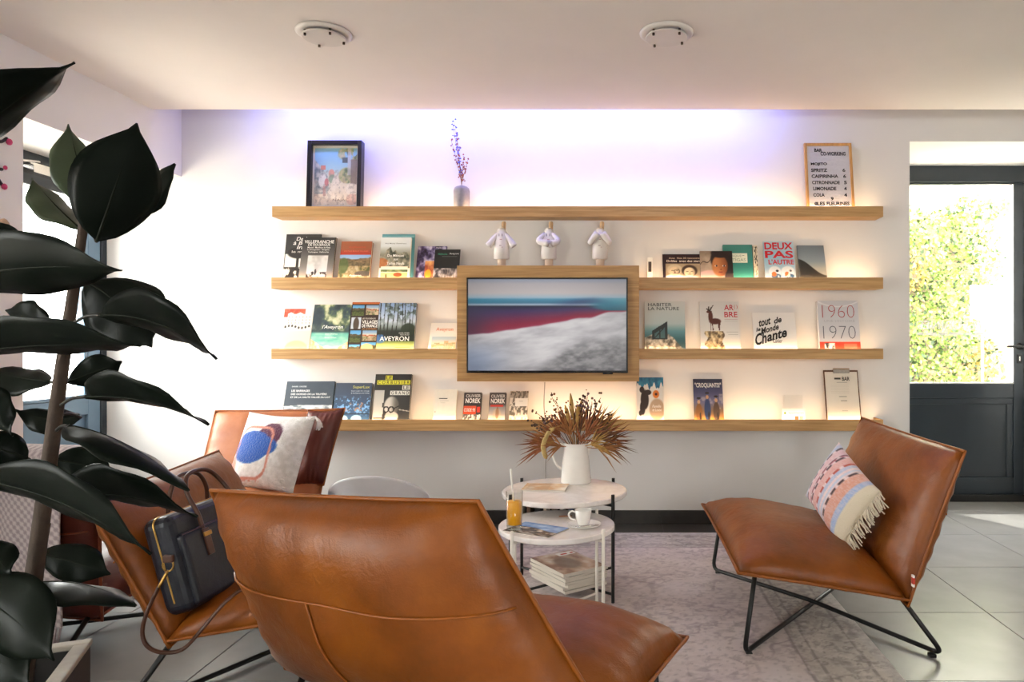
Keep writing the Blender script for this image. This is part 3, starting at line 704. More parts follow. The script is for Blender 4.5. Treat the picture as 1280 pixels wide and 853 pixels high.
book(435, 470, 378, S3, 'dark brown mosaic book titled VILLAGES DE FRANCE', '33211a', c15,
     [('VILLAGES', .42, .98, .56, .63, 'f4f0e8', .02), ('DE FRANCE', .42, .98, .485, .55, 'f4f0e8', .02), ('LES PLUS BEAUX', .42, .9, .65, .68, 'd8d0c4'), ('EN AVEYRON', .45, .95, .44, .47, 'c08a5a')], thick=.014)
def c16(x, y):
    c = ramp(y, [(0, 'e0d694'), (.12, 'c3c877'), (.2, '7f9048'), (.22, '22281f'), (.42, '283029'), (.5, '7f8a84'), (.62, 'c9d2dc'), (1, '86a4cf')])
    c = mix(c, hx('4d7bb8'), ell(x, y, .08, .26, .16, .09)*.8)
    for i in range(9):
        t = .06+i*.112+.02*math.sin(i*3); c = mix(c, hx('26261f'), ((np.abs(x-t-.02*np.sin(y*5+i)) < .012) & (y > .3))*1.)
    c = mix(c, ramp(fbm(x, y, 14, 8), [(.3, '2f3a35'), (.6, '6f7e78')]), ss(.5, .58, fbm(x, y, 12, 5, 4))*ss(.5, .75, y)*.8)
    return mix(c, hx('2c3626'), ell(x, y, .82, .45, .2, .13)*.9)
book(470, 517, 379, S3, 'tall book with bare trees titled AVEYRON in white capitals', '4a5f7c', c16,
     [('AVEYRON', .08, .86, .215, .31, 'f8f8f2', .008), ('DANIEL CROZES', .58, .86, .365, .39, 'e0e0d8'), ('PAUL PALAU', .62, .86, .33, .35, 'e0e0d8'), ('#', .5, .9, .08, .09, '6a7a3c')], thick=.020)
book(535, 569, 404, S3, 'small white book titled Aveyron in orange, next to television panel', 'eee8dc', lambda x, y: mix(fill(x, 'f0eadf'), mix(town(x, y*1.3+.2, 31, 'c98a5a'), hx('f2e8cc'), .35), rect(x, y, .1, 1, .1, .52)),
     [('Aveyron', .22, .85, .68, .84, 'd8703a', .005)], thick=.008)
# ---- lower right shelf
def c18(x, y):
    c = ramp(y, [(0, '2c3a40'), (.25, '2f5a64'), (.4, '5f8f96'), (.55, 'b4c2c0'), (1, 'd2d2cc')])
    lim = .22+.14*np.sin(x*3.2+.3)-.16*ss(.55, 1, x)+.03*fbm(x, y, 12, 5)
    c = mix(c, ramp(fbm(x, y, 15, 3, 4), [(.3, '4a4842'), (.5, '948f84'), (.75, 'd6cfc0')]), ss(lim+.01, lim-.01, y))
    hut = (x > .18) & (x < .56) & (y > .24) & (y < .42+.5*(x-.2)); c = mix(c, hx('2a3234'), hut*1.)
    win = (x > .25) & (x < .5) & (y > .27) & (y < .36+.5*(x-.25)) & ~((np.abs(x-.37) < .012)) & ~(np.abs(y-.27-(x-.25)*.9) < .015)
    return mix(c, hx('4d7478'), win*.8)
book(806, 857, 377, S3, 'misty book titled HABITER LA NATURE with a timber cabin', 'c2c6c0', c18,
     [('HABITER', .09, .68, .90, .965, '3d4446', .006), ('LA NATURE', .09, .86, .82, .885, '3d4446', .006)], thick=.020)
def c19(x, y):
    c = ramp(y, [(0, 'f2e6d2'), (.3, 'dcd8d2'), (1, 'd6d5d2')])
    rock = (x > .14+.04*np.sin(y*30)) & (x < .58+.03*np.sin(y*24)) & (y < .40); c = mix(c, ramp(fbm(x, y, 17, 3, 3), [(.32, '5a4a36'), (.5, 'a8916c'), (.7, 'e2cfa4')]), rock*1.)
    d = hx('5a2a20')
    c = mix(c, d, ell(x, y, .38, .60, .15, .06)); c = mix(c, d, ell(x, y, .27, .69, .06, .11)); c = mix(c, d, ell(x, y, .24, .79, .07, .03))
    for lx, sl in ((.27, .0), (.31, .02), (.46, .03), (.5, -.03)): c = mix(c, d, ((np.abs(x-lx-sl*(.58-y)*4) < .014) & (y > .41) & (y < .6))*1.)
    for k, (ax, ay) in enumerate(((.17, .86), (.22, .9), (.3, .88), (.34, .92))):
        c = mix(c, hx('3a2a24'), (np.abs((x-.25)*(ay-.8)-(y-.8)*(ax-.25)) < .0016)*rect(x, y, min(ax, .25)-.01, max(ax, .25)+.01, .79, ay))
    return c
book(876, 926, 377, S3, 'white book titled ARBRE with a stag on a rock', 'dcdad6', c19,
     [('AR', .62, .86, .82, .93, 'c02434', .012), ('(', .87, .9, .84, .93, 'c02434', 0), (')', .93, .96, .84, .93, 'c02434', 0), ('BRE', .62, .95, .68, .79, 'c02434', .012), ('#', .62, .95, .635, .64, 'b05a60'), ('#', .62, .95, .60, .605, 'a8a4a0'), ('#', .66, .95, .38, .39, 'b4b0aa'), ('#', .7, .95, .33, .34, 'b4b0aa')], thick=.016)
def script(lines, c): return [(s, a, b, y0, y1, c, .03, .15, .28) for s, a, b, y0, y1 in lines]
book(943, 997, 391, S3, 'white book hand lettered tout le monde Chante in black', 'e6e3de', lambda x, y: fill(x, 'e8e5e0'),
     script([('tout', .14, .42, .62, .80), ('de', .50, .68, .70, .86), ('le', .07, .17, .50, .60), ('Monde', .18, .60, .44, .60), ('Ch', .03, .30, .14, .44), ('ante', .31, .78, .24, .46)], '171615')+[('Canier', .44, .66, .22, .32, '3a3836', .01, .2), ('#', .72, .97, .09, .105, 'b8b4ae')], thick=.012)
def c21(x, y):
    c = ramp(y, [(0, 'd9482c'), (.185, 'cc3a26'), (.19, 'cfccce'), (1, 'c8c8cc')])
    c = mix(c, hx('f2f0ee'), ss(.02, 0, np.abs(y-.98+.1*(1-(2*x-1)**2)))*.7)
    c = mix(c, ramp(fbm(x, y, 14, 2), [(.4, '2a2624'), (.6, 'e8e0d8')]), rect(x, y, .12, .38, .01, .17)); return mix(c, hx('e8836a'), rect(x, y, .6, .92, .05, .15)*.6)
book(1025, 1076, 376, S3, 'grey book with large numerals 1960 and 1970 over a red band', 'c9c8ca', c21,
     [('1960', .1, .9, .66, .91, 'a8484c', -.026), ('UNE HISTOIRE', .14, .9, .575, .62, 'b4b2b6', 0), ('1970', .1, .9, .25, .50, '5a5c66', -.026)], thick=.03)
# ---- lowest shelf
def c22(x, y):
    c = mix(fill(x, '333e4a'), hx('3e4a56'), fbm(x, y, 4, 2))
    ph = (y < .42-.04*np.abs(x-.3)+.05*(x-.5)) & (y > -.1)
    g = ramp(fbm(x*1.5, y*3, 8, 6, 3), [(.3, '6f7a82'), (.5, 'b9c0c4'), (.7, 'e4e6e6')]); c = mix(c, g, ph*1.)
    c = mix(c, hx('333e4a'), (ell(x, y, .12, .12, .2, .2)+ell(x, y, .42, .16, .13, .17))*ph*.95); return c
book(352, 413, 477, S4, 'wide slate blue book titled LES BARRAGES', '333e4a', c22,
     [('DANIEL CROZES', .12, .42, .855, .885, 'dfe3e6'), ('LES BARRAGES', .12, .5, .74, .79, 'f4f6f6', .015), ('DES GORGES DE LA TRUYÈRE', .12, .86, .66, .715, 'f4f6f6', .012), ('ET DE LA HAUTE VALLÉE DU LOT', .12, .94, .585, .635, 'f4f6f6', .012)], thick=.014, n=90)
def c23(x, y):
    c = ramp(y, [(0, '27466a'), (.3, '35557a'), (.62, '3c4c63'), (1, '424c5c')])
    sp = ss(.56, .64, fbm(x, y, 20, 4, 3)); c = mix(c, hx('7fb4e6'), sp*ss(.7, .55, y)*ss(.1, .3, y)); c = mix(c, hx('c98a5a'), ss(.62, .68, fbm(x, y, 18, 9))*rect(x, y, .25, .8, .28, .5)*.7)
    c = mix(c, hx('182838'), rect(x, y, 0, 1, .2, .23)*.8); return mix(c, hx('b4e0ee'), (ell(x, y, .3, .08, .12, .09)+ell(x, y, .65, .09, .14, .09))*.8)
book(415, 461, 479, S4, 'blue night city book titled SuperLux', '3a4658', c23,
     [('SuperLux', .48, .94, .84, .93, 'c8c46a', .012), ('Smart Light Art, Design', .44, .94, .77, .81, 'c8d4e0', 0), ('& Architecture for Cities', .44, .94, .72, .755, 'c8d4e0', 0)], thick=.022)
def c24(x, y):
    c = mix(fill(x, '252422'), hx('34322f'), fbm(x, y, 5, 3))
    c = mix(c, ramp(y, [(0, 'cfc8bc'), (.7, 'b8b4ac')]), rect(x, y, .0, .28, .04, .66)*(x < .3-.06*(.66-y))); c = mix(c, hx('6a665e'), rect(x, y, .02, .26, .06, .1))
    c = mix(c, hx('2a2826'), rect(x, y, .24, .28, .3, .4))
    f = mix(fill(x, 'c9c2b8'), hx('5a564f'), ss(.42, .66, x)); c = mix(c, f, ell(x, y, .5, .33, .2, .2)); c = mix(c, hx('b8b2a8'), ell(x, y, .52, .12, .18, .1))
    for ex in (.36, .5): c = mix(c, hx('161514'), (np.abs(np.sqrt(((x-ex)/.07)**2+((y-.26)/.055)**2)-1) < .28)*1.)
    c = mix(c, hx('161514'), (np.abs(y-.26-(x-.5)*.35) < .012)*rect(x, y, .55, .7, .2, .4))
    c = mix(c, hx('d0c9be'), ell(x, y, .5, .03, .2, .07)); return mix(c, hx('a8a298'), (np.abs(y-.26+.12*(x-.7)) < .008)*(x > .7)*1.)
ltrs = [('#', .28, .47, .88, .97, 'd8d23a'), ('#', .06, .97, .78, .87, 'd8d23a'), ('#', .76, .97, .67, .76, 'd9d6cc'), ('#', .44, .97, .56, .65, 'd9d6cc')]
ltrs += [('LE', .3, .45, .89, .96, '1c1b19', .01), ('C O R B U S I E R', .08, .95, .79, .86, '1c1b19', .01), ('LE', .79, .95, .68, .75, '1c1b19', .01), ('G R A N D', .47, .95, .57, .64, '1c1b19', .01)]
book(465, 511, 468, S4, 'black book titled LE CORBUSIER LE GRAND on yellow labels', '242321', c24, ltrs, thick=.02)
book(541, 569, 487, S4, 'plain cream book with one short black line of print', 'e4dccc', None, [('#', .2, .58, .705, .73, '2c2a28'), ('#', .24, .66, .64, .65, 'a8a090'), ('#', .28, .5, .58, .59, 'b8b0a0'), ('#', .05, .1, .3, .32, '5a5248')], thick=.022)
def c26(x, y):
    c = ramp(y, [(0, 'b9b0a6'), (.2, '4a4644'), (.3, '332f2e'), (1, '45413f')]); c = mix(c, mix(fill(x, '55504c'), hx('d8d0c6'), ss(.45, .6, fbm(x, y, 16, 5))), (y < .26)*1.)
    c = mix(c, hx('cf4a24'), rect(x, y, 0, .72, .27, .54)); return mix(c, hx('cf3a24'), rect(x, y, .78, .96, .32, .52))
book(578, 600, 491, S4, 'small thriller by OLIVIER NOREK with an orange title block', '3a3634', c26,
     [('OLIVIER', .1, .95, .83, .94, 'cfcac4', .015), ('NOREK', .1, .95, .64, .8, 'f0ece6', .02), ('CODE 93', .05, .68, .35, .46, 'f4e8e0', .01)], thick=.022, n=40)
def c27(x, y):
    c = ramp(y, [(0, 'd0c2b2'), (.3, 'a49c98'), (.5, '8a8684'), (.6, '4c4846'), (1, '433f3e')]); c = mix(c, hx('6a4a34'), ell(x, y, .52, .3, .1, .2)*.9); c = mix(c, hx('c9a884'), ell(x, y, .5, .25, .25, .22)*.4)
    return mix(c, hx('b8382c'), rect(x, y, .1, .85, .52, .585))
book(610, 631, 491, S4, 'small grey thriller by OLIVIER NOREK with a red strip', '4a4644', c27,
     [('OLIVIER', .1, .95, .82, .93, 'cfcac4', .015), ('NOREK', .1, .95, .63, .79, 'f0ece6', .02)], thick=.022, n=40)
def c28(x, y):
    c = mix(fill(x, 'd9cfbe'), hx('6a6256'), ss(.46, .56, fbm(x, y, 13, 12, 3))); c = mix(c, hx('5f594e'), rect(x, y, 0, 1, .78, .98)*.5)
    return mix(c, hx('efe9dc'), rect(x, y, .3, 1, .5, .76)+ss(.25, 0, y)*.6)
book(636, 659, 489, S4, 'small book patterned in grey line drawings with blank label', 'cfc6b4', c28, [('#', .5, .72, .66, .67, '8a8478')], thick=.014, n=40)
def c29(x, y):
    c = fill(x, 'e2dcd2'); lim = .80+.06*np.sin(x*22)+.03*np.sin(x*50); c = mix(c, ramp(fbm(x, y, 8, 3), [(.3, '1f5f80'), (.7, '3a8aa8')]), ss(lim-.01, lim+.01, y))
    b = np.maximum.reduce([ell(x, y, .3, .5, .15, .22), ell(x, y, .22, .32, .1, .16), ell(x, y, .42, .66, .13, .06), ell(x, y, .2, .72, .09, .07), ell(x, y, .14, .2, .06, .06)])
    c = mix(c, hx('35261f'), b); c = mix(c, hx('b89a7c'), ell(x, y, .75, .28, .28, .24)); c = mix(c, hx('e07a24'), ell(x, y, .72, .62, .12, .09)); c = mix(c, hx('5a2a14'), ell(x, y, .72, .62, .05, .03)); return c
book(796, 830, 472, S4, "children's picture book with a dark bear shape and orange bird", 'e0dace', c29,
     [('Famille', .58, .9, .32, .38, 'f2e8d8', .01, .2), ('et Louise', .58, .92, .24, .3, 'f2e8d8', .01, .2)], thick=.010)
def c30(x, y):
    c = ramp(y, [(0, 'c98a3c'), (.25, '8a6a4c'), (.45, '77708c'), (.7, '4a4a6c'), (1, '2c2c40')]); c = mix(c, hx('d8c8c0'), ss(.55, .7, fbm(x, y, 6, 3))*rect(x, y, 0, 1, .3, .65)*.5)
    for cx, col, hh in ((.17, '8a5a2c', .5), (.46, '2f3f66', .62), (.76, '5a4434', .54)):
        c = mix(c, hx(col), ell(x, y, cx, hh*.45, .11, hh*.42)); c = mix(c, hx('d0a078'), ell(x, y, cx, hh*.93, .05, .045)); c = mix(c, hx('2a1f18'), ell(x, y, cx, hh+.05, .07, .025)); c = mix(c, hx('2a2018'), ell(x, y, cx+.04, hh*.2, .03, .12))
    return c
book(868, 905, 474, S4, 'comic album titled CROQUANTS with three costumed figures', '33324a', c30, [('"CROQUANTS!"', .05, .95, .78, .91, 'e6e2da', .03)], thick=.008)
ch = empty('card_holder', P(992, 525, 4.345)+Vector((0, 0, -.0185)), 'clear acrylic stand with a small printed white card', 'card holder')
MB().box((-.06, .02, 0), (.06, .023, .168)).build('acrylic_back', glass_mat('clear_acrylic', (.99, .99, .985)), ch)
MB().box((-.07, 0, 0), (.07, .002, .085)).build('card', mat('white_card', 'f0ece4', .6, noise=.02), ch)
lettering([('Soyez le bienvenu', .28, .95, .62, .76, '2a2624'), ('#', .08, .16, .62, .78, '6a8a3a'), ('#', .1, .45, .38, .44, 'b0a8a0'), ('#', .1, .4, .22, .28, 'b0a8a0'), ('#', .55, .72, .2, .48, '8a4a2a'), ('#', .76, .92, .2, .48, '8a8278')], .14, .085, ch, y=-.0006).location = (-.07, 0, 0)
cl = empty('clipboard', ((1033-CX)*4.34/FPX, 4.33, S4-.0185), 'brown clipboard holding a printed menu sheet, end of lowest shelf', 'clipboard')
cl.rotation_euler = (-.24, 0, 0); cw, chh = 44*4.34/FPX, .325
MB().box((0, .003, 0), (cw, .007, chh)).build('board', mat('brown_hardboard', '5a3a22', .5, noise=.1, scale=30), cl, bevel=.0015)
MB().box((.008, .0005, .004), (cw-.008, .0025, chh-.012)).build('sheet', mat('menu_paper', 'dcd3c4', .7, noise=.03, scale=12), cl)
lettering([('BAR', .52, .74, .79, .865, '1c1a18', .02), ('#', .3, .48, .815, .85, '4a4640'), ('#', .36, .66, .755, .763, '8a8478'), ('#', .4, .62, .48, .49, '5a564e'), ('#', .44, .62, .40, .41, '4a463e'), ('#', .46, .62, .21, .218, '8a8478')]+[('#', .18, .7, .7-.03*i, .704-.03*i, 'c0b6a6') for i in range(6)], cw, chh, cl, y=-.0008)
MB().box((cw*.27, -.012, chh-.022), (cw*.74, .003, chh+.004)).tube([(cw*.27, -.006, chh+.004), (cw*.74, -.006, chh+.004)], .006, 8).build('clip', M_CHROME, cl, bevel=.002)

# ---- top shelf: framed print, vase, letter board
fr = empty('picture_frame', P(382, 262, 4.325)+Vector((0, 0, 0)), 'deep black frame with a pastel village street poster', 'picture')
fr.location.z = S1-.0185; fw, fh = 62*4.325/FPX+.03, .435
fr.rotation_euler = (-.06, 0, 0); fd = .055
MFR = mat('black_frame_lacquer', '15151a', .3, noise=.08, scale=40); t = .024
for a, b in (((0, 0, 0), (t, fd, fh)), ((fw-t, 0, 0), (fw, fd, fh)), ((t, 0, 0), (fw-t, fd, t)), ((t, 0, fh-t), (fw-t, fd, fh))):
    MB().box(a, b).build('frame_bar', MFR, fr, bevel=.0015, bseg=1)
MB().box((t, .03, t), (fw-t, fd-.002, fh-t)).build('mount', mat('ivory_mount', 'e8ddd0', .8, noise=.02), fr)
def poster(x, y):
    c = ramp(y, [(0, 'eed9c6'), (.3, 'e9d6c2'), (.5, 'dcd2bc'), (.62, 'a5cbd2'), (1, '6fb2d2')])
    left = (x < .32-.25*(y-.45)) & (y > .2) & (y < .80-.9*x); c = mix(c, ramp(fbm(x, y, 13, 3, 4), [(.3, '5d6a72'), (.5, '9aa09c'), (.7, 'd8cfc2')]), left*1.)
    c = mix(c, hx('c06a58'), ((x > .15) & (x < .26) & (y > .62) & (y < .70))*1.); c = mix(c, hx('d8907c'), ell(x, y, .4, .56, .07, .07)); c = mix(c, hx('7f9a78'), ell(x, y, .42, .46, .09, .08)*.8)
    road = np.abs(x-.5) < .03+.5*np.maximum(.52-y, 0); c = mix(c, ramp(fbm(x, y, 10, 9), [(.3, 'dccab6'), (.7, 'f2e2d2')]), (road & (y < .53))*.9)
    c = mix(c, ramp(fbm(x, y, 14, 5, 3), [(.3, '55663f'), (.55, 'a3a86a'), (.75, 'c8b080')]), np.maximum(ell(x, y, .76, .52, .19, .14), ell(x, y, .84, .9, .3, .13)*ss(.4, .5, fbm(x, y, 9, 2))))
    c = mix(c, hx('7a6258'), ((x > .86) & (y > .36) & (y < .8))*.9); c = mix(c, hx('cfc0b4'), ((x > .78) & (x < .85) & (y > .52))*.7); c = mix(c, hx('3f4a4a'), rect(x, y, .65, .78, .74, .84))
    c = mix(c, hx('efe6e0'), ell(x, y, .2, .42, .1, .12)*.9); c = mix(c, hx('c9656a'), ell(x, y, .29, .4, .05, .07)*.9); c = mix(c, hx('b87a74'), ((np.abs(x-.24) < .03) & (y < .34) & (y > .16))*.7)
    c = mix(c, hx('f4e4d6'), ell(x, y, .9, .28, .16, .1)*.9); c = mix(c, hx('e4a898'), ell(x, y, .9, .1, .14, .1)*.7)
    c = mix(c, hx('7a6a64'), ss(.56, .66, fbm(x, y, 22, 44, 3))*(y < .62)*.35); return c*.86+.14*hx('f6ede2')
picture('poster', fw-2*t-.024, fh-2*t-.03, poster, 80, 115, fr, x0=t+.012, z0=t+.014, y=.0294)
lettering([('NAJAC', .45, .8, .09, .14, '8a7a6c', .005)], fw-2*t, fh-2*t, fr, y=.0288).location = (t, 0, t)
MB().box((t, .012, t), (fw-t, .014, fh-t)).build('glass_pane', M_GLASS, fr)

vs = empty('ribbed_vase', P(577, 262, 4.36), 'small grey ribbed vase on the top shelf', 'vase'); vs.location.z = S1-.0185
prof = [(.040, 0), (.046, .006), (.0475, .03), (.0475, .125), (.044, .142), (.034, .15), (.018, .152), (.016, .156), (.0145, .154), (.014, .12)]
vv = MB(); n = 40
for (r, z) in prof:
    for j in range(n):
        a = 2*PI*j/n; rr = r*(1+(.03*math.cos(a*20) if .01 < z < .14 else 0)); vv.v.append((rr*math.cos(a), rr*math.sin(a), z))
for i in range(len(prof)-1):
    for j in range(n): vv.f.append((i*n+j, i*n+(j+1) % n, (i+1)*n+(j+1) % n, (i+1)*n+j)); vv.m.append(0)
vv.f.append(tuple(range(n-1, -1, -1))); vv.m.append(0)
vv.build('vase_body', mat('grey_glazed_ceramic', '97928c', .35, noise=.1, scale=40), vs, smooth=True)
tw_ = empty('dried_twigs', vs.location+Vector((0, 0, .14)), 'dried berry twigs standing in the small grey vase', 'twigs')
rs = np.random.RandomState(4); M_TWIG = mat('dry_brown_stem', '8a6a4c', .8, noise=.2, scale=60); M_BERRY = mat('dry_red_berry', 'a35a44', .6, noise=.3, scale=80); M_LAV = mat('dry_lavender_bud', '6a6ac0', .7, noise=.2, scale=80)
tips = [(-.055, .0, .40), (-.04, .01, .38), (-.03, -.01, .34), (-.065, 0, .30), (.012, 0, .20), (.04, -.01, .17), (-.045, .01, .42)]
for k, tp in enumerate(tips):
    p = spline([(0, 0, -.12), (.0, 0, .02), (tp[0]*.4, tp[1]*.4, tp[2]*.5), tp], 5)
    s = MB().tube(p, .0018, 5, rs=[.0022-.0014*i/(len(p)-1) for i in range(len(p))])
    o = s.build('twig', M_TWIG, tw_, smooth=True)
    bm_ = MB()
    for q in p[7:]:
        for _ in range(2):
            d = Vector(rs.normal(size=3))*.007; bm_.ball(Vector(q)+d, .0035+.003*rs.rand(), 6)
    tag(bm_.build('berries', M_LAV if tp[2] > .37 else M_BERRY, o, smooth=True), kind='stuff')

lb = empty('letter_board', P(1009, 262, 4.33), 'white letter board with an oak frame listing drink prices', 'letter board'); lb.location.z = S1-.0185
bw, bh = 60*4.33/FPX, .437; lb.rotation_euler = (-.16, 0, 0); t = .0155
for a, b in (((0, 0, 0), (t, .02, bh)), ((bw-t, 0, 0), (bw, .02, bh)), ((t, 0, 0), (bw-t, .02, .006)), ((t, 0, bh-t), (bw-t, .02, bh))):
    MB().box(a, b).build('frame_bar', wood_mat('light_oak_frame', 'b07f42', 'cf9d5c', (20, 14, 3)), lb, bevel=.001, bseg=1)
MB().box((t, .010, .004), (bw-t, .018, bh-t)).build('felt_board', mat('white_felt', 'c9c6c8', .9, noise=.03, scale=80), lb)
gr = MB()
for i in range(46):
    z = .012+i*(bh-.035)/46; gr.box((t, .0088, z), (bw-t, .0102, z+.0045))
tag(gr.build('felt_ridges', mat('white_felt'), lb), kind='stuff')
rows = [('BAR', .155, .32, .875, .925, 0), ('CO-WORKING', .30, .87, .815, .87, 0), ('MOJITO', .06, .42, .65, .70, 0), ('SPRITZ', .06, .42, .555, .605, 0), ('6', .80, .845, .555, .605, 0),
        ('CAIPIRINHA', .065, .67, .46, .51, 0), ('6', .81, .855, .46, .51, 0), ('CITRONNADE', .07, .70, .36, .41, 0), ('5', .82, .865, .36, .41, 0), ('LIMONADE', .09, .61, .265, .315, 0), ('4', .81, .855, .265, .315, 0),
        ('COLA', .085, .33, .165, .215, 0), ('4', .81, .855, .165, .215, 0), ('9', .49, .535, .105, .155, 0), ('@', .10, .155, .03, .08, 0), ('LES', .17, .33, .03, .08, 0), ('FLEURINES', .39, .90, .03, .08, 0)]
lettering([(a, t/bw+b*(1-2*t/bw)+.02, t/bw+c*(1-2*t/bw)+.04, .05+.94*d, .055+.94*e, '120c0e', .03) for a, b, c, d, e, _ in rows], bw, bh, lb, y=.0075, name='letters')

# ---- three white figures above the television
M_BISQUE = mat('white_bisque', 'e6ded6', .7, noise=.03, scale=20); M_PEG = mat('turned_beech', 'c9a57c', .5, noise=.1, scale=30)
for k, (u, pose, lab) in enumerate(((627, (1.0, .75), 'white robed figurine with arms hanging out, leftmost of the three'), (686, (.25, .35), 'white robed figurine with arms crossed in front, middle of the three'), (750, (-.3, -.3), 'white robed figurine with arms raised to head, rightmost of the three'))):
    e = empty('robed_figurine', P(u, 332, 4.33), lab, 'figurine', 'white figurines above the television'); e.location.z = 1.5957
    MB().lathe([(.026, 0), (.026, .055), (.02, .06)], n=16, ey=.8).build('foot', mat('pale_foot', 'd9c3ae', .7, noise=.05), e, smooth=True)
    MB().lathe([(.036, .045), (.047, .05), (.046, .12), (.040, .16), (.034, .20), (.026, .225), (.014, .238)], n=20, ey=.75).build('robe', M_BISQUE, e, smooth=True)
    MB().lathe([(.011, .225), (.013, .25), (.014, .27), (.010, .278)], c=(.012, .01, 0), n=12).build('peg', M_PEG, e, smooth=True)
    for s, q in ((-1, pose[0]), (1, pose[1])):
        if k == 0: path = [(s*.022, -.005, .205), (s*.05, -.012, .165), (s*.078, -.016, .125)]
        elif k == 1: path = [(s*.024, -.01, .20), (s*.058, -.03, .155), (s*.010+.012, -.048, .135)]
        else: path = [(s*.026, -.008, .19), (s*.058, -.03, .145), (s*.014, -.045, .20)]
        p = spline(path, 5)
        MB().tube(p, .014, 10, rs=[.012+.010*i/(len(p)-1) for i in range(len(p))]).build('sleeve', M_BISQUE, e, smooth=True)
    lettering([('#', .35, .40, .70, .76, '6a5a58'), ('#', .58, .63, .70, .76, '6a5a58'), ('#', .42, .60, .62, .635, 'b88a84'), ('#', .38, .55, .48, .495, '8a6a68'), ('#', .5, .66, .44, .452, 'b08078')], .08, .26, e, y=-.034, name='painted_marks').location = (-.04, 0, 0)

# ================================================================== RUG
RGX0, RGX1, RGY0, RGY1 = -1.04, .965, 1.18, 4.19
def rugp(x, y):
    X = x*2.005; Y = y*3.01
    e = np.minimum(np.minimum(X, 2.005-X), np.minimum(Y, 3.01-Y))
    w = .02*(fbm(X, Y, 6, 3)-.5)
    base = ramp(fbm(X, Y, 3, 5, 4), [(.25, 'bdafac'), (.5, 'cabdb9'), (.75, 'd6cbc6')])
    # faded curling pattern
    rg = np.abs(np.sin(9*fbm(X*1.2, Y*1.2, 5, 11, 2)+3*np.sin(X*7)*np.sin(Y*7)))
    wear = ss(.45, .62, fbm(X, Y, 4, 21, 3))
    c = mix(base, hx('857579'), ss(.22, .08, rg)*.55*(.25+.75*wear))
    c = mix(c, hx('8f7f83'), ss(.58, .7, fbm(X, Y, 26, 31, 2))*.5*wear)
    bnd = ss(.30, .285, e+w); bp = np.abs(np.sin(14*fbm(X*2, Y*2, 6, 8, 2)))
    cb = ramp(fbm(X, Y, 5, 15), [(.3, 'aaa29a'), (.7, 'c2bbb2')]); cb = mix(cb, hx('6f6863'), ss(.3, .1, bp)*.7); cb = mix(cb, hx('7d7570'), ss(.55, .7, fbm(X, Y, 30, 2, 2))*.6)
    c = mix(c, cb, bnd*.9)
    for l in (.30, .245, .075): c = mix(c, hx('6a605c'), ss(.008, .003, np.abs(e+w-l))*.6)
    c = mix(c, hx('b4aeaa'), ss(.05, .03, e))
    c = mix(c, hx('8a7c7c'), ss(.52, .66, fbm(X, Y, 34, 50, 3))*.45*ss(.35, .6, fbm(X, Y, 2.2, 60, 3)))
    c = mix(c, hx('d6ccc8'), ss(.55, .7, fbm(X, Y*2.2, 38, 70, 2))*.4)
    c = mix(c, hx('857a78'), ss(.55, .75, fbm(X, Y, 62, 90, 2))*.4)
    return mix(c, hx('c9bfc2'), ss(.6, .75, fbm(X, Y, 2.5, 40, 4))*.35)
rg = empty('rug', (RGX0, RGY0, 0), 'large faded mauve grey patterned rug under the coffee tables', 'rug')
MB().box((0, 0, .001), (RGX1-RGX0, RGY1-RGY0, .008)).build('backing', mat('rug_backing', '8a807c', .95, noise=.1, scale=90), rg)
ro = picture('pile', RGX1-RGX0, RGY1-RGY0, rugp, 300, 440, rg, vcol_mat('rug_pile', .95, bump=.35, bscale=420, sheen=.2))
ro.rotation_euler = (-PI/2, 0, 0); ro.location = (0, 0, .0088)

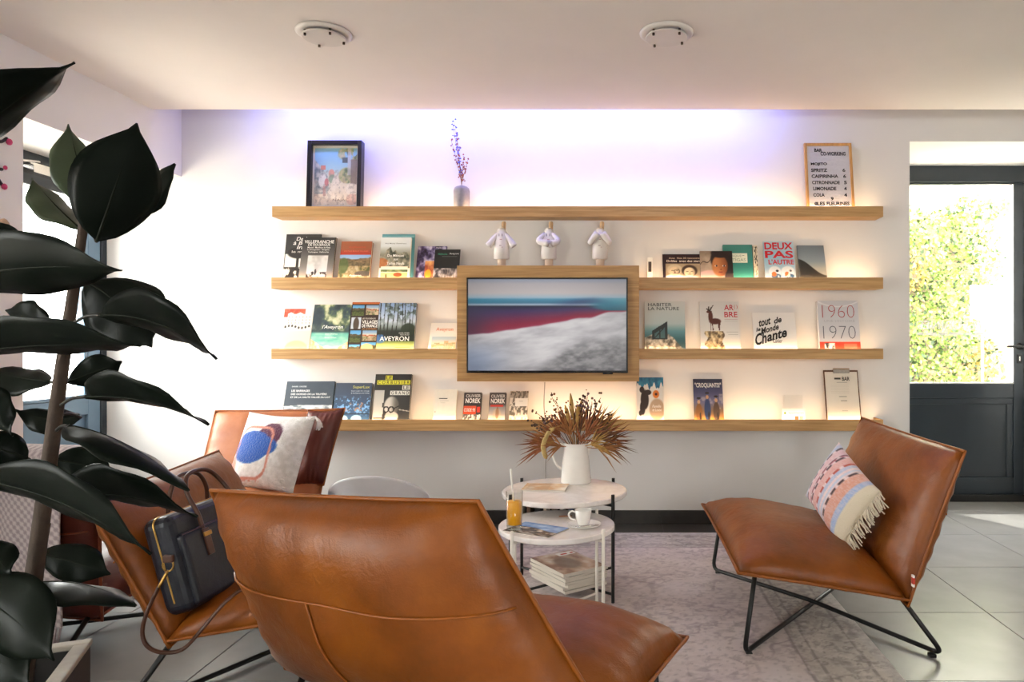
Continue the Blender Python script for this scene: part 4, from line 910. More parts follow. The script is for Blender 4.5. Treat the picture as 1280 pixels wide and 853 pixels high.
# ================================================================== LEATHER LOUNGE CHAIRS
def pillow(c0, c1, c2, c3, tf, tb, n=26, concave=.018, seed=0, wr=.004, flatp=3.2, sag=0.0):
    """padded leather cushion between four seam corners (bottom-left, bottom-right, top-right, top-left); returns mesh and seam loop"""
    c0, c1, c2, c3 = map(Vector, (c0, c1, c2, c3))
    nr = ((c1-c0)+(c2-c3)).cross((c3-c0)+(c2-c1)).normalized()
    def base(s, t):
        s2 = .5+(s-.5)*(1-concave*(1-(2*t-1)**2)); t2 = .5+(t-.5)*(1-concave*(1-(2*s-1)**2))
        return (c0*(1-s2)+c1*s2)*(1-t2)+(c3*(1-s2)+c2*s2)*t2
    mb = MB(); idx = {}
    def vert(key, p):
        idx[key] = len(mb.v); mb.v.append(tuple(p))
    for side, th in ((0, tf), (1, -tb)):
        for j in range(n+1):
            for i in range(n+1):
                s, t = i/n, j/n; edge = i in (0, n) or j in (0, n)
                if edge and side == 1: idx[(1, i, j)] = idx[(0, i, j)]; continue
                a = (1-abs(2*s-1)**flatp); b = (1-abs(2*t-1)**flatp); h = (max(a, 0)*max(b, 0))**.55
                ed = min(s, 1-s, t, 1-t)
                wv = wr*math.exp(-ed*9)*math.sin((s if min(t, 1-t) < min(s, 1-s) else t)*46+seed*2.1)*(0 if edge else 1)
                wv += .010*(vn(s*4, t*4, seed)-.5)*h*2
                vert((side, i, j), base(s, t)+nr*(th*h+wv)+Vector((0, 0, -sag*h)))
    for side in (0, 1):
        for j in range(n):
            for i in range(n):
                q = [idx[(side, i, j)], idx[(side, i+1, j)], idx[(side, i+1, j+1)], idx[(side, i, j+1)]]
                mb.f.append(tuple(q if side == 0 else q[::-1])); mb.m.append(0)
    loop = [base(i/n, 0) for i in range(n)]+[base(1, j/n) for j in range(n)]+[base(1-i/n, 1) for i in range(n)]+[base(0, 1-j/n) for j in range(n)]
    def back_pt(s, t, off=0.0):
        a = (1-abs(2*s-1)**flatp); b = (1-abs(2*t-1)**flatp); h = (max(a, 0)*max(b, 0))**.55
        return base(s, t)+nr*(-tb*h+.010*(vn(s*4, t*4, seed)-.5)*h*2-.002+off)
    return mb, loop, back_pt, nr
def lounge_chair(label, FL, FR, JL, JR, TL, TR, leather=M_COGNAC, seam=M_COGNAC_SEAM, seat_t=.125, back_t=.085, rear_t=.085, tag_red=False, seed=0, group='leather lounge chairs'):
    FL, FR, JL, JR, TL, TR = map(Vector, (FL, FR, JL, JR, TL, TR))
    org = (FL+FR+JL+JR)/4; org.z = 0
    e = empty('lounge_chair', org, label, 'chair', group); L = lambda p: Vector(p)-org
    fwd = ((FL+FR)-(JL+JR)); fwd.z = 0; fwd.normalize(); lf = Vector((-fwd.y, fwd.x, 0))
    mb, loop, _, _ = pillow(L(JR), L(JL), L(FL), L(FR), -seat_t, -.03, seed=seed+1)     # corners run so that the fat side is on top
    # orient: make sure the thick side points up
    if pillow(L(JR), L(JL), L(FL), L(FR), .1, .1, n=2)[3].z > 0:
        mb, loop, _, _ = pillow(L(JR), L(JL), L(FL), L(FR), seat_t, .03, seed=seed+1)
    so = mb.build('seat', leather, e, smooth=True, weld=True)
    MB().tube(loop, .0055, 6, closed=True).build('piping', seam, so, smooth=True)
    up = (TL+TR-JL-JR).normalized(); jl = L(JL)+up*-.02; jr = L(JR)+up*-.02
    nrm = pillow(jl, jr, L(TR), L(TL), .1, .1, n=2)[3]
    a, b, c, d = (jl, jr, L(TR), L(TL)) if nrm.dot(fwd) > 0 else (jr, jl, L(TL), L(TR))
    mb, loop, bp, nr = pillow(a, b, c, d, back_t, rear_t, seed=seed+3)
    bo = mb.build('backrest', leather, e, smooth=True, weld=True)
    MB().tube(loop, .0055, 6, closed=True).build('piping', seam, bo, smooth=True)
    sm = MB().tube([bp(.02+.96*i/24, .60, -.001) for i in range(25)], .0032, 6)
    sm.tube([bp(.62, .02+.58*i/14, -.001) for i in range(15)], .0032, 6)
    sm.build('rear_seam', seam, bo, smooth=True)
    # black bent rod base: two rods crossing under the seat
    m = (JL+JR)/2; m.z = 0; s = ((FL+FR)/2-(JL+JR)/2); s.z = 0; s = s.length
    Wd = (JL-JR); Wd.z = 0; hw = Wd.length/2
    zf = min(FL.z, FR.z); zj = min(JL.z, JR.z)
    def g(u, v, z): return m+fwd*u+lf*v+Vector((0, 0, z))-org
    for sg, dz in ((1, 0), (-1, .020)):
        r = .009
        path = [g(s*.86, sg*hw*.86, zf-.0), g(s*.935, sg*hw*.89, .0185), g(s*.34, 0, .0195+dz), g(-.15, -sg*hw*.89, .0185), g(s*.02, -sg*hw*.88, zj+.005)]
        MB().tube(fillet(path, .045, 6), r, 10).build('base_rod', M_BLACK, e, smooth=True)
    MB().tube([g(s*.86, hw*.86, zf), g(s*.86, -hw*.86, zf)], .009, 8).build('seat_rail', M_BLACK, e, smooth=True)
    MB().tube([g(s*.02, hw*.88, zj+.005), g(s*.02, -hw*.88, zj+.005)], .009, 8).build('seat_rail', M_BLACK, e, smooth=True)
    for u in (s*.9, -.12):
        for v in (1, -1): MB().box(g(u, v*hw*.84, 0)-Vector((.012, .012, 0)), g(u, v*hw*.84, 0)+Vector((.012, .012, .012))).build('floor_glide', M_BLACK, e, bevel=.002)
    if tag_red:
        q = loop[0] if True else None
        p = L(JL)*.86+L(TL)*.14
        fl_ = MB().box((-.003, -.012, -.02), (.003, .004, .02)).build('fabric_tag', flat('f2efe8'), bo); fl_.location = p+Vector((-.022, -.006, 0))
        MB().box((-.0036, -.0126, -.010), (.0036, .002, .012)).build('red_mark', flat('c03a28'), fl_)
    return e
# right chair, seen from its open side
lounge_chair('cognac leather lounge chair on the right, holding the striped cushion', FL=(.43, 2.49, .325), FR=(.43, 3.55, .325), JL=(1.03, 2.48, .232), JR=(1.03, 3.54, .232), TL=(1.225, 2.485, .754), TR=(1.235, 3.56, .758), tag_red=True, seed=1)
# near chair, seen from behind (all seam corners stand at k of the first estimate's distance)
kk = .89
def kp(x, y, z): return (x*kk, y*kk, EYE+(z-EYE)*kk)
lounge_chair('cognac leather lounge chair in the foreground, turned away from us', FL=kp(-.76, 2.55, .235), FR=kp(.22, 2.167, .235), JL=kp(-.98, 2.08, .20), JR=kp(.0, 1.70, .20), TL=kp(-1.143, 2.0, .72), TR=kp(-.327, 1.683, .76), seed=5, rear_t=.12)
# left chair with the handbag
lounge_chair('cognac leather lounge chair holding the navy handbag', FL=(-.93, 3.15, .31), FR=(-.80, 2.18, .31), JL=(-1.478, 3.065, .25), JR=(-1.335, 2.10, .25), TL=(-1.70, 3.03, .672), TR=(-1.555, 2.07, .672), seed=9)
# chair in the corner, facing us, with the tufted cushion
M_TAN = leather_mat('tan_leather', 'a5633a', '935330', 'b4724a'); M_TAN_SEAM = mat('tan_piping', '9a5a30', .45, noise=.15, scale=40)
lounge_chair('tan leather lounge chair in the corner under the lowest shelf', FL=(-1.66, 3.32, .30), FR=(-2.30, 3.30, .30), JL=(-1.63, 3.88, .24), JR=(-2.31, 3.85, .24), TL=(-1.63, 4.17, .742), TR=(-2.30, 4.07, .742), leather=M_TAN, seam=M_TAN_SEAM, back_t=.06, rear_t=.03, seed=13)
# dark chair at the far left under the throw
lounge_chair('dark maroon leather lounge chair covered by the woven throw', FL=(-2.52, 3.13, .27), FR=(-1.74, 3.02, .27), JL=(-2.62, 2.64, .17), JR=(-1.82, 2.51, .17), TL=(-2.63, 2.58, .715), TR=(-1.765, 2.43, .715), leather=M_MAROON, seam=M_MAROON_SEAM, seed=17)

# ================================================================== CUSHIONS
def soft_cushion(name, label, c, ax, ay, w, h, t, paint, rough=.9, bump=.5, bscale=260, n=56, loc_off=(0, 0, 0)):
    """ax, ay: unit directions of the cushion's width and height"""
    ax = Vector(ax).normalized(); ay = (Vector(ay)-ax*Vector(ay).dot(ax)).normalized(); nr = ax.cross(ay)
    e = empty(name, c, label, 'cushion'); mb = MB(); cols = []; idx = {}
    gx, gy = np.meshgrid(np.linspace(0, 1, n+1), np.linspace(0, 1, n+1)); pc = paint(gx, gy)
    for side, sg in ((0, 1), (1, -1)):
        for j in range(n+1):
            for i in range(n+1):
                if side and (i in (0, n) or j in (0, n)): idx[(1, i, j)] = idx[(0, i, j)]; continue
                s, q = i/n, j/n; hh = (max(1-abs(2*s-1)**2.4, 0)*max(1-abs(2*q-1)**2.4, 0))**.6
                ss_ = (s-.5)*(1-.07*(1-(2*q-1)**2)); qq = (q-.5)*(1-.07*(1-(2*s-1)**2))
                z = sg*t/2*hh
                idx[(side, i, j)] = len(mb.v); mb.v.append(tuple(ax*(ss_*w)+ay*(qq*h)+nr*z)); cols.append(pc[j, i])
    for side in (0, 1):
        for j in range(n):
            for i in range(n):
                q = (idx[(side, i, j)], idx[(side, i+1, j)], idx[(side, i+1, j+1)], idx[(side, i, j+1)])
                mb.f.append(q if side == 0 else q[::-1]); mb.m.append(0)
    mb.build('cover', vcol_mat(name+'_weave', rough, bump, bscale, sheen=.3), e, smooth=True, cols=lina(np.array(cols)))
    return e, ax, ay, nr
def stripes(x, y):
    # x runs across the stripes, from the far end to the fringed near end
    c = ramp(fbm(x, y*6, 10, 3), [(.3, 'e2c6c8'), (.7, 'eddad8')])
    def band(a, b, col, rough=.35): return mix(c, hx(col), rect(x, y, a, b, -1, 2)*(1-rough*ss(.4, .6, fbm(x*5, y*30, 6, 7))))
    for a, b, col in ((.05, .11, 'b9c3d8'), (.15, .24, 'dcb6bb'), (.33, .43, 'e0a9a2'), (.47, .52, 'b4c0d8'), (.555, .60, 'c3cbdd'), (.66, .80, 'd99a84'), (.80, .87, '9fb2d4')): c = band(a, b, col)
    for xc, col, ph in ((.13, '4a3038', .1), (.27, 'a8324a', .0), (.31, '4f3038', .5), (.455, 'c04a34', .2), (.63, '47282c', .45)):
        d = np.abs((y*5.5+ph) % 1-.5); c = mix(c, hx(col), ss(.34, .28, d)*ss(.022, .012, np.abs(x-xc)))
        c = mix(c, hx('3a3030'), ss(.5, .35, d)*ss(.006, .003, np.abs(x-xc))*.6)
    c = mix(c, hx('d9cdb6'), (x > .87)*1.)
    return c
ce_ = P(1050, 617, 2.90)
sc, ax, ay, nr = soft_cushion('striped_cushion', 'pink and blue striped woven cushion with cream fringe, on right chair', ce_, (.10, -.93, -.33), (.42, -.12, .9), .40, .285, .14, stripes)
fm = vcol_mat('striped_cushion_weave'); M_FRINGE = mat('cream_cotton_fringe', 'd9cdb8', .95, noise=.08, scale=80)
rs = np.random.RandomState(8); fb = MB()
for k in range(70):
    q = (k+.5)/70-.5
    p0 = ax*(.199-.012*(1-(2*q)**2))+ay*(q*.285)
    d = ax*(.045+.02*rs.rand())+ay*(rs.normal()*.008)+nr*(rs.normal()*.012)+Vector((0, 0, -.012))
    fb.tube([p0, p0+d*.5+nr*.004, p0+d], .0026, 5)
tag(fb.build('fringe', M_FRINGE, sc, smooth=True), kind='stuff')

def tuft(x, y):
    c = ramp(fbm(x, y, 26, 3, 2), [(.3, 'dedad6'), (.6, 'ece8e5'), (.8, 'f4f1ef')])
    nx_ = x+.02*(fbm(x, y, 12, 5)-.5); ny_ = y+.02*(fbm(x, y, 12, 9)-.5)
    c = mix(c, hx('5c1f40'), ell(nx_, ny_, .56, .68, .17, .17, .05))
    c = mix(c, hx('0c4fa6'), np.maximum(ell(nx_, ny_, .33, .50, .30, .22, .05), ell(nx_, ny_, .5, .52, .22, .13, .05)))
    r = np.maximum(np.abs((nx_-.36)/.27), np.abs((ny_-.42)/.32)); rr = (np.abs((nx_-.36)/.27)**4+np.abs((ny_-.44)/.34)**4)**.25
    c = mix(c, hx('cf8470'), ss(.07, .03, np.abs(rr-1)))
    c = mix(c, hx('c47a64'), ell(nx_, ny_, .05, .24, .10, .13, .2)*.9); c = mix(c, hx('d09684'), rect(nx_, ny_, .2, .55, .06, .10)*ss(.45, .55, fbm(x, y, 30, 4)))
    return c
tc_, ax, ay, nr = soft_cushion('tufted_cushion', 'white fluffy cushion with blue, plum and coral tufted shapes', P(338, 565, 3.72), (1, -.18, -.04), (.05, .42, .9), .40, .42, .17, tuft, bump=1.0, bscale=120)
rs = np.random.RandomState(2); M_TASSEL = mat('white_wool_tassel', 'dcd6d2', .95, noise=.06, scale=60)
for sx, sy in ((1, 1), (1, -1), (-1, -1)):
    m = MB(); p0 = ax*(sx*.195)+ay*(sy*.205)
    for k in range(26):
        d = (ax*sx*.3+Vector((0, 0, -1))).normalized()*(.05+.01*rs.rand())+Vector(rs.normal(size=3))*.009
        m.tube([p0, p0+d*.4+ax*sx*.015, p0+d+ax*sx*.012], .0032, 5)
    m.build('tassel', M_TASSEL, tc_, smooth=True)
# loose leather cushion behind the tufted one
bc = empty('leather_cushion', P(392, 562, 3.93), 'dark brown leather cushion half hidden behind the white tufted cushion', 'cushion')
mb, loop, _, _ = pillow((-.12, -.03, -.215), (.055, .0, -.20), (.155, .05, .225), (-.05, .05, .215), .06, .06, seed=3, concave=.05)
q = mb.build('cover', M_MAROON, bc, smooth=True, weld=True); MB().tube(loop, .005, 6, closed=True).build('piping', M_COGNAC_SEAM, q, smooth=True)

# ================================================================== WOVEN THROW on the dark chair
th_ = empty('woven_throw', (-2.2, 2.5, 0), 'mauve woven throw with fringe hanging over the dark chair', 'throw')
A = Vector((-2.66, 2.585, .745)); B = Vector((-1.83, 2.445, .745)); sd = (B-A); outw = Vector((sd.y, -sd.x, 0)).normalized()
mb = MB(); nx, ny = 128, 124; cols = []
for j in range(ny+1):
    t = j/ny
    for i in range(nx+1):
        s = i/nx; p = A+sd*s
        ln = .46+.10*s                     # hanging length on the side we see
        q = t*(ln+.30)
        r = .05
        wv = .010*math.sin(s*14+t*2)+.008*math.sin(s*31+t*5)
        if q < .22: off = -outw*(.075); z = -.22+q            # far side
        elif q < .30:
            a = (q-.22)/.08*PI; off = -outw*(.075*math.cos(a)); z = .028*math.sin(a)
        else: off = outw*(.078+wv*ss(.3, .6, q)+.03*(q-.3)); z = -(q-.30)
        mb.v.append(tuple(p+off+Vector((0, 0, z))-th_.location))
        k = ((i//2 % 2) ^ (j//2 % 2)); cols.append(hx('a3959a') if k else hx('d0c5c6'))
for j in range(ny):
    for i in range(nx): a = j*(nx+1)+i; mb.f.append((a, a+1, a+nx+2, a+nx+1)); mb.m.append(0)
to = mb.build('cloth', vcol_mat('throw_weave', .95, .4, 300, sheen=.3), th_, smooth=True, cols=lina(np.array(cols)))
sm = to.modifiers.new('thickness', 'SOLIDIFY'); sm.thickness = .006
fb = MB(); rs = np.random.RandomState(6)
for k in range(64):
    s = (k+.5)/64; p = A+sd*s; ln = .46+.10*s; wv = .010*math.sin(s*14+2)+.008*math.sin(s*31+5)
    p0 = p+outw*(.078+wv+.03*ln)+Vector((0, 0, -ln))-th_.location
    d = Vector((rs.normal()*.012, rs.normal()*.006, -.07-.025*rs.rand()))
    fb.tube([p0, p0+d*.5+Vector((rs.normal()*.004, 0, 0)), p0+d], .0042, 5)
tag(fb.build('fringe', mat('mauve_fringe', 'a39498', .95, noise=.15, scale=60), th_, smooth=True), kind='stuff')

# ================================================================== COFFEE TABLES
M_MARBLE = None
def marble(name, base, vein):
    m, nt, b = new_mat(name); N = nt.nodes; L = nt.links; tc = N.new('ShaderNodeTexCoord')
    n = N.new('ShaderNodeTexNoise'); n.inputs['Scale'].default_value = 4; n.inputs['Detail'].default_value = 8; n.inputs['Distortion'].default_value = 2.2; L.new(tc.outputs['Object'], n.inputs['Vector'])
    r = N.new('ShaderNodeValToRGB'); e = r.color_ramp.elements; e[0].position = .42; e[0].color = (*lin(base), 1); e[1].position = .58; e[1].color = (*lin(base), 1)
    k = e.new(.5); k.color = (*lin(vein), 1); L.new(n.outputs['Fac'], r.inputs[0]); L.new(r.outputs[0], b.inputs['Base Color']); b.inputs['Roughness'].default_value = .18
    return m
M_MARBLE = marble('white_marble', 'e8e2de', 'dfd8d3')
def table(label, c, z, r, legs, M_LEG, lr, top_over):
    e = empty('coffee_table', (c[0], c[1], 0), label, 'table', 'round marble coffee tables')
    MB().lathe([(r-.006, z-.024), (r, z-.019), (r, z-.004), (r-.004, z)], n=64).build('table_top', M_MARBLE, e, smooth=False, bevel=.001)
    L = [Vector((math.cos(a)*(r+lr*.6), math.sin(a)*(r+lr*.6), 0)) for a in legs]
    for p in L: MB().tube([p+Vector((0, 0, .009)), p+Vector((0, 0, z+top_over))], lr, 10).build('leg', M_LEG, e, smooth=False)
    for i, dz in ((0, 0), (1, 0)):
        a, b = L[i], L[i+2]
        for nm, zz in (('floor_brace', .045), ('top_brace', z-.032)):
            MB().tube([a+Vector((0, 0, zz+dz)), b+Vector((0, 0, zz+dz))], lr*.85, 8).build(nm, M_LEG, e)
    return e
lg = lambda a: [math.radians(x) for x in a]
tb = table('taller round marble table with black legs, carrying the jug', (-.235, 3.25), .461, .285, lg((40, 140, 220, 320)), M_BLACK, .0075, .016)
tf = table('lower round marble table with white legs, carrying the juice', (-.242, 2.90), .394, .237, lg((49, 143, 229, 323)), M_WHITEMETAL, .0068, .016)
tr = MB().box((-.20, -.10, .335), (.105, .10, .338)).box((-.20, -.10, .338), (.105, -.097, .35)).box((-.20, .097, .338), (.105, .10, .43)).box((-.20, -.1, .338), (-.197, .1, .43)).box((.102, -.1, .338), (.105, .1, .43))
tr.build('magazine_tray', M_BLACK, tb)
rs = np.random.RandomState(3); tcs = ['d8cfc0', '7a5a44', '2c2a2a', 'c9b8a0', '8a7a6a', 'e4e0d8', '4a5a6a', 'b0a494']
for k in range(8):
    x0 = -.435+.0 + .037*k; o = MB().box((0, -.085, 0), (.012+.010*rs.rand(), .085, .055+.02*rs.rand())).build('booklet', mat('booklet_'+tcs[k], tcs[k], .6, noise=.1, scale=30), None)
    o.location = (x0, 3.25, .3385); tag(o, ['cream', 'brown', 'black', 'beige', 'taupe', 'white', 'blue grey', 'sand'][k]+' booklet filed upright in the black tray under the taller table', 'booklet', 'booklets in the tray under the table')

# magazines stacked under the tables
def magpaint(seed, cols):
    def f(x, y):
        c = ramp(fbm(x, y, 5, seed, 3), [(.25, cols[0]), (.5, cols[1]), (.75, cols[2])])
        c = mix(c, hx(cols[3]), ell(x, y, .45, .45, .25, .3, .3)*.8); c = mix(c, hx('e9e4dc'), rect(x, y, .55, .97, .8, .95)); c = mix(c, hx('b8483a'), rect(x, y, .58, .94, .84, .9)*(vn(x*26, y*9, seed) > .35))
        return c
    return f
def magazine(label, loc, rz, w, h, t, paint, cov, group='magazines around the coffee tables', texts=None, name='magazine'):
    e = empty(name, loc, label, 'magazine', group); e.rotation_euler = (0, 0, rz)
    MB().box((-w/2, -h/2, 0), (w/2, h/2, t)).build('pages', mat('magazine_pages', 'd8d0c4', .7, noise=.08, scale=10, stretch=(1, 1, 160)), e)
    cv_ = MB().box((-w/2-.001, -h/2-.001, t), (w/2+.001, h/2+.001, t+.0008)).build('cover', mat('magcover_'+cov, cov, .35, noise=.05), e)
    if paint:
        o = picture('cover_picture', w, h, paint, 40, 54, cv_, vcol_mat('glossy_print', .25)); o.rotation_euler = (-PI/2, 0, 0); o.location = (-w/2, -h/2, t+.0014)
    return e
z = .054
for k in range(7):
    t = (.012, .011, .013, .010, .012, .009, .013)[k]
    nm = ('lowest', 'second from bottom', 'third from bottom', 'middle', 'third from top', 'second from top', 'topmost')[k]
    magazine('magazine under the marble tables, %s of its stack' % nm, (-.215+rs.normal()*.004, 3.22+rs.normal()*.004, z), math.radians(38+rs.normal()*2.5), .22, .29, t, magpaint(61+k, ('8a6a5c', 'b09484', 'cdbcae', '6a5a50')) if k == 6 else None, ('c9c0b4', 'b4aca0')[k % 2])
    z += t+.0009
magazine('open coloured leaflet lying under the juice glass', (-.315, 2.80, .3942), math.radians(-28), .21, .15, .003, lambda x, y: np.where((y > .5+.1*np.sin(x*5))[..., None], ramp(fbm(x, y, 4, 3), [(.3, '5a7ab0'), (.7, 'a8c4e4')]), ramp(fbm(x, y, 9, 6, 3), [(.3, '3a3430'), (.5, '7a6a5c'), (.75, 'cfc4b4')])), '4a4440')
magazine('folded beige newspaper lying on the taller table', (-.325, 3.27, .4612), math.radians(-4), .20, .15, .007, lambda x, y: mix(ramp(fbm(x, y, 4, 5, 3), [(.3, 'c79c74'), (.5, 'd8bc9c'), (.75, 'e6d8c4')]), hx('4a3a30'), ((np.abs((y*14) % 1-.5) < .2) & (x > .1) & (x < .6))*.35), 'cfc0ac', name='newspaper')

# juice glass with straw
jg = empty('juice_glass', (-.395, 2.795, .3990), 'tall glass of orange juice with a white straw', 'glass')
jp = P(643, 661, 2.80); jg.location = (jp.x, 2.80, .3990)
MB().lathe([(.030, 0), (.031, .004), (.0335, .15), (.0325, .15), (.030, .018), (.0, .018)][:5], n=28).build('tumbler', glass_mat('drinking_glass', (.97, .98, .97), .02), jg, smooth=True)
MB().lathe([(.0265, .019), (.0290, .02), (.0312, .108), (.030, .110)], n=28).build('orange_juice', mat('orange_juice', 'ffb208', .3, noise=.06, scale=40), jg, smooth=True)
MB().lathe([(.0295, .001), (.030, .016)], n=28).build('glass_base', glass_mat('thick_glass', (.90, .92, .90), .05), jg, smooth=True)
MB().tube([(.008, .0, .03), (-.010, .005, .17), (-.015, .006, .235)], .0035, 8).build('straw', flat('eeeae2'), jg, smooth=True)
# cup and saucer
cpz = .394; cpp = P(730, 652, 2.83)
sau = MB().lathe([(.030, 0), (.034, .002), (.066, .010), (.069, .014), (.066, .0135), (.034, .006), (.0, .006)][:6], n=40).build('saucer', mat('white_porcelain', 'ece8e2', .18, noise=.02), None, smooth=True)
sau.location = (cpp.x, 2.85, cpz+.0005); tag(sau, 'white porcelain saucer under the coffee cup', 'saucer')
cu = empty('coffee_cup', (cpp.x-.004, 2.85, cpz+.008), 'small white coffee cup standing on the saucer', 'cup')
MB().lathe([(.019, 0), (.024, .004), (.030, .030), (.034, .062), (.0325, .062), (.028, .030), (.02, .008)], n=32).build('cup_body', mat('white_porcelain'), cu, smooth=True)
MB().tube(spline([(-.030, 0, .050), (-.046, -.002, .056), (-.058, -.003, .044), (-.050, -.002, .026), (-.029, 0, .020)], 6), .0036, 8).build('handle', mat('white_porcelain'), cu, smooth=True)
MB().lathe([(.026, .040), (.0275, .041)], n=24).build('coffee', mat('dark_coffee', '3a2214', .25, noise=.1), cu)
pk = MB().box((-.028, -.006, 0), (.028, .006, .002)).build('sugar_stick', flat('b8784c'), None); pk.location = (-.215, 3.02, .3945); pk.rotation_euler = (0, 0, .1); tag(pk, 'tiny brown paper stick lying behind the coffee cup', 'sugar stick')
sp = MB().tube([(-.045, 0, 0), (.02, 0, .002), (.03, 0, .001)], .0022, 6).ball((.04, 0, .001), .008, 8, sc=(1.5, .8, .35)).build('teaspoon', M_CHROME, None, smooth=True); sp.location = (cpp.x+.01, 2.80, cpz+.016); sp.rotation_euler = (0, 0, .2); tag(sp, 'small steel teaspoon resting on the saucer', 'spoon')

# white jug with dried flowers
jx = P(720, 600, 3.42).x
jl = empty('enamel_jug', (jx, 3.42, .461), 'tall white enamel jug with a looped handle', 'jug')
MB().lathe([(.072, 0), (.074, .004), (.066, .09), (.058, .165), (.0585, .19), (.056, .19), (.055, .165), (.062, .09), (.068, .01)], n=40).build('jug_body', mat('white_enamel', 'e8e4de', .2, noise=.02), jl, smooth=True)
MB().tube(spline([(-.056, 0, .178), (-.085, -.005, .185), (-.108, -.008, .165), (-.108, -.008, .12), (-.090, -.006, .08), (-.066, 0, .062)], 6), .006, 8).build('handle', mat('white_enamel'), jl, smooth=True)
MB().prism([(.05, .11), (.056, .19), (.082, .192), (.062, .13)], -.014, .014).build('spout', mat('white_enamel'), jl, bevel=.005)
dr = empty('dried_bouquet', (jx, 3.42, .63), 'bouquet of dried palm fans, grasses and brown flowers in the jug', 'flowers')
rs = np.random.RandomState(12)
MP = [mat('dried_palm_rust', '8a5230', .8, noise=.3, scale=40), mat('dried_palm_brown', '6e4830', .8, noise=.3, scale=40), mat('dried_grass_gold', 'a98448', .85, noise=.25, scale=50), mat('dried_flower_umber', '4f3a2e', .85, noise=.3, scale=60), mat('dried_flower_mauve', '6a5258', .85, noise=.3, scale=60), mat('straw_plume', 'b59a62', .9, noise=.2, scale=60), mat('dried_palm_ochre', '97653a', .8, noise=.3, scale=40)]
def frond(dirv, length, blades, spread, m):
    dirv = Vector(dirv).normalized(); side = dirv.cross(Vector((0, -1, .2))).normalized(); mb = MB(); base = Vector((dirv.x*.03, dirv.y*.02, 0))
    hub = base+dirv*length*.36
    mb.tube([Vector((0, 0, -.08)), base, hub], .0025, 5)
    for k in range(blades):
        a = (k/(blades-1)-.5)*spread; d = (dirv*math.cos(a)+side*math.sin(a)+Vector((rs.normal()*.10, rs.normal()*.2, rs.normal()*.10))).normalized(); L_ = length*.62*(.8+.3*rs.rand())
        w = .0032+.002*rs.rand(); tip = hub+d*L_+Vector((0, 0, -.10*L_*(1.2-d.z))); mid = hub+d*L_*.5
        wv = d.cross(Vector((0, -1, .1))).normalized()*w; nn = Vector((0, -.0016, 0))
        mb.add([hub-wv*.4, hub+wv*.4, mid+wv, mid-wv, tip, mid+nn*2, hub+nn*2], [(0, 6, 5, 3), (6, 1, 2, 5), (3, 5, 4), (5, 2, 4), (0, 3, 4, 2, 1)])
    mb.build('palm_frond', m, dr)
for d, L_, m in (((-1, -.15, .10), .27, 0), ((-.9, .1, .35), .24, 6), ((-.55, -.3, .55), .22, 0), ((.95, -.1, .12), .29, 1), ((1, -.05, .40), .27, 0), ((.7, .2, .8), .26, 6), ((.35, -.35, .6), .22, 0), ((-.2, -.35, .7), .20, 6), ((.8, -.35, .0), .24, 6), ((.5, .2, 1), .26, 3), ((-.7, .2, .15), .22, 2), ((.15, -.45, .35), .17, 0), ((-.5, -.45, .15), .17, 6), ((.5, -.45, .2), .2, 2), ((-.15, .1, 1), .22, 1), ((.2, .1, 1), .23, 0), ((.9, .2, .7), .28, 2), ((-.4, .1, .8), .22, 0), ((.65, -.3, .45), .23, 1)):
    frond(d, L_, 11, 1.15, MP[m])
for d, L_ in (((-.10, -.05, 1), .25), ((.05, -.06, 1), .20), ((.12, .02, 1), .22), ((-.25, 0, .95), .2)):
    d = Vector(d).normalized(); p = [Vector((0, 0, -.05)), d*L_*.6, d*L_]
    o = MB().tube(p, .002, 5).build('grass_stem', MP[2], dr)
    MB().tube([d*L_*.55, d*L_*.7, d*L_*.9, d*L_*1.05], .008, 8, rs=[.003, .010, .009, .002]).build('seed_head', MP[2], o, smooth=True)
pm = spline([(0, 0, -.02), (-.05, -.05, .10), (-.115, -.07, .09), (-.150, -.08, .02), (-.135, -.08, -.045)], 6); o = MB().tube(pm[:14], .002, 5).build('grass_stem', MP[2], dr)
MB().tube(pm[10:], .010, 8, rs=[.003]+[.011]*(len(pm)-12)+[.003]).build('plume', MP[5], o, smooth=True)
for k in range(15):
    a = rs.uniform(-1.15, 1.1); L_ = rs.uniform(.20, .285)*(1-.1*abs(a)); d = Vector((math.sin(a), rs.uniform(-.35, .2), math.cos(a))).normalized()
    st = MB().tube(spline([(0, 0, -.05), d*L_*.5+Vector((0, 0, .01)), d*L_], 4), .0013, 4).build('flower_stem', MP[3], dr)
    fm_ = MB()
    for _ in range(13):
        q = d*L_*rs.uniform(.72, 1.08)+Vector(rs.normal(size=3))*.013; fm_.ball(q, rs.uniform(.003, .007), 6)
    tag(fm_.build('flower_heads', MP[(3, 4, 3, 1)[k % 4]], st, smooth=True), kind='stuff')

# ================================================================== WHITE SHELL CHAIR behind the near chair
ws = empty('shell_chair', (-1.24, 3.72, 0), 'white moulded shell chair, only its rounded back showing', 'chair')
mb = MB(); nu, nv = 24, 12
for j in range(nv+1):
    t = j/nv
    for i in range(nu+1):
        a = PI*(.0+i/nu); r = .20+.05*t; hgt = .10*math.sin(a)*t
        mb.v.append((r*math.cos(a)*1.05, .02-r*math.sin(a)*.75*1.0, .30+.165*t*math.sin(a)**.85+.0))
for j in range(nv):
    for i in range(nu): a = j*(nu+1)+i; mb.f.append((a, a+1, a+nu+2, a+nu+1)); mb.m.append(0)
o = mb.build('shell_back', mat('white_moulded_plastic', 'e6e6ea', .3, noise=.02), ws, smooth=True); s_ = o.modifiers.new('thickness', 'SOLIDIFY'); s_.thickness = .008
MB().lathe([(.05, .285), (.19, .295), (.205, .305), (.19, .31), (.05, .295)], n=32).build('seat', mat('white_moulded_plastic'), ws, smooth=True)
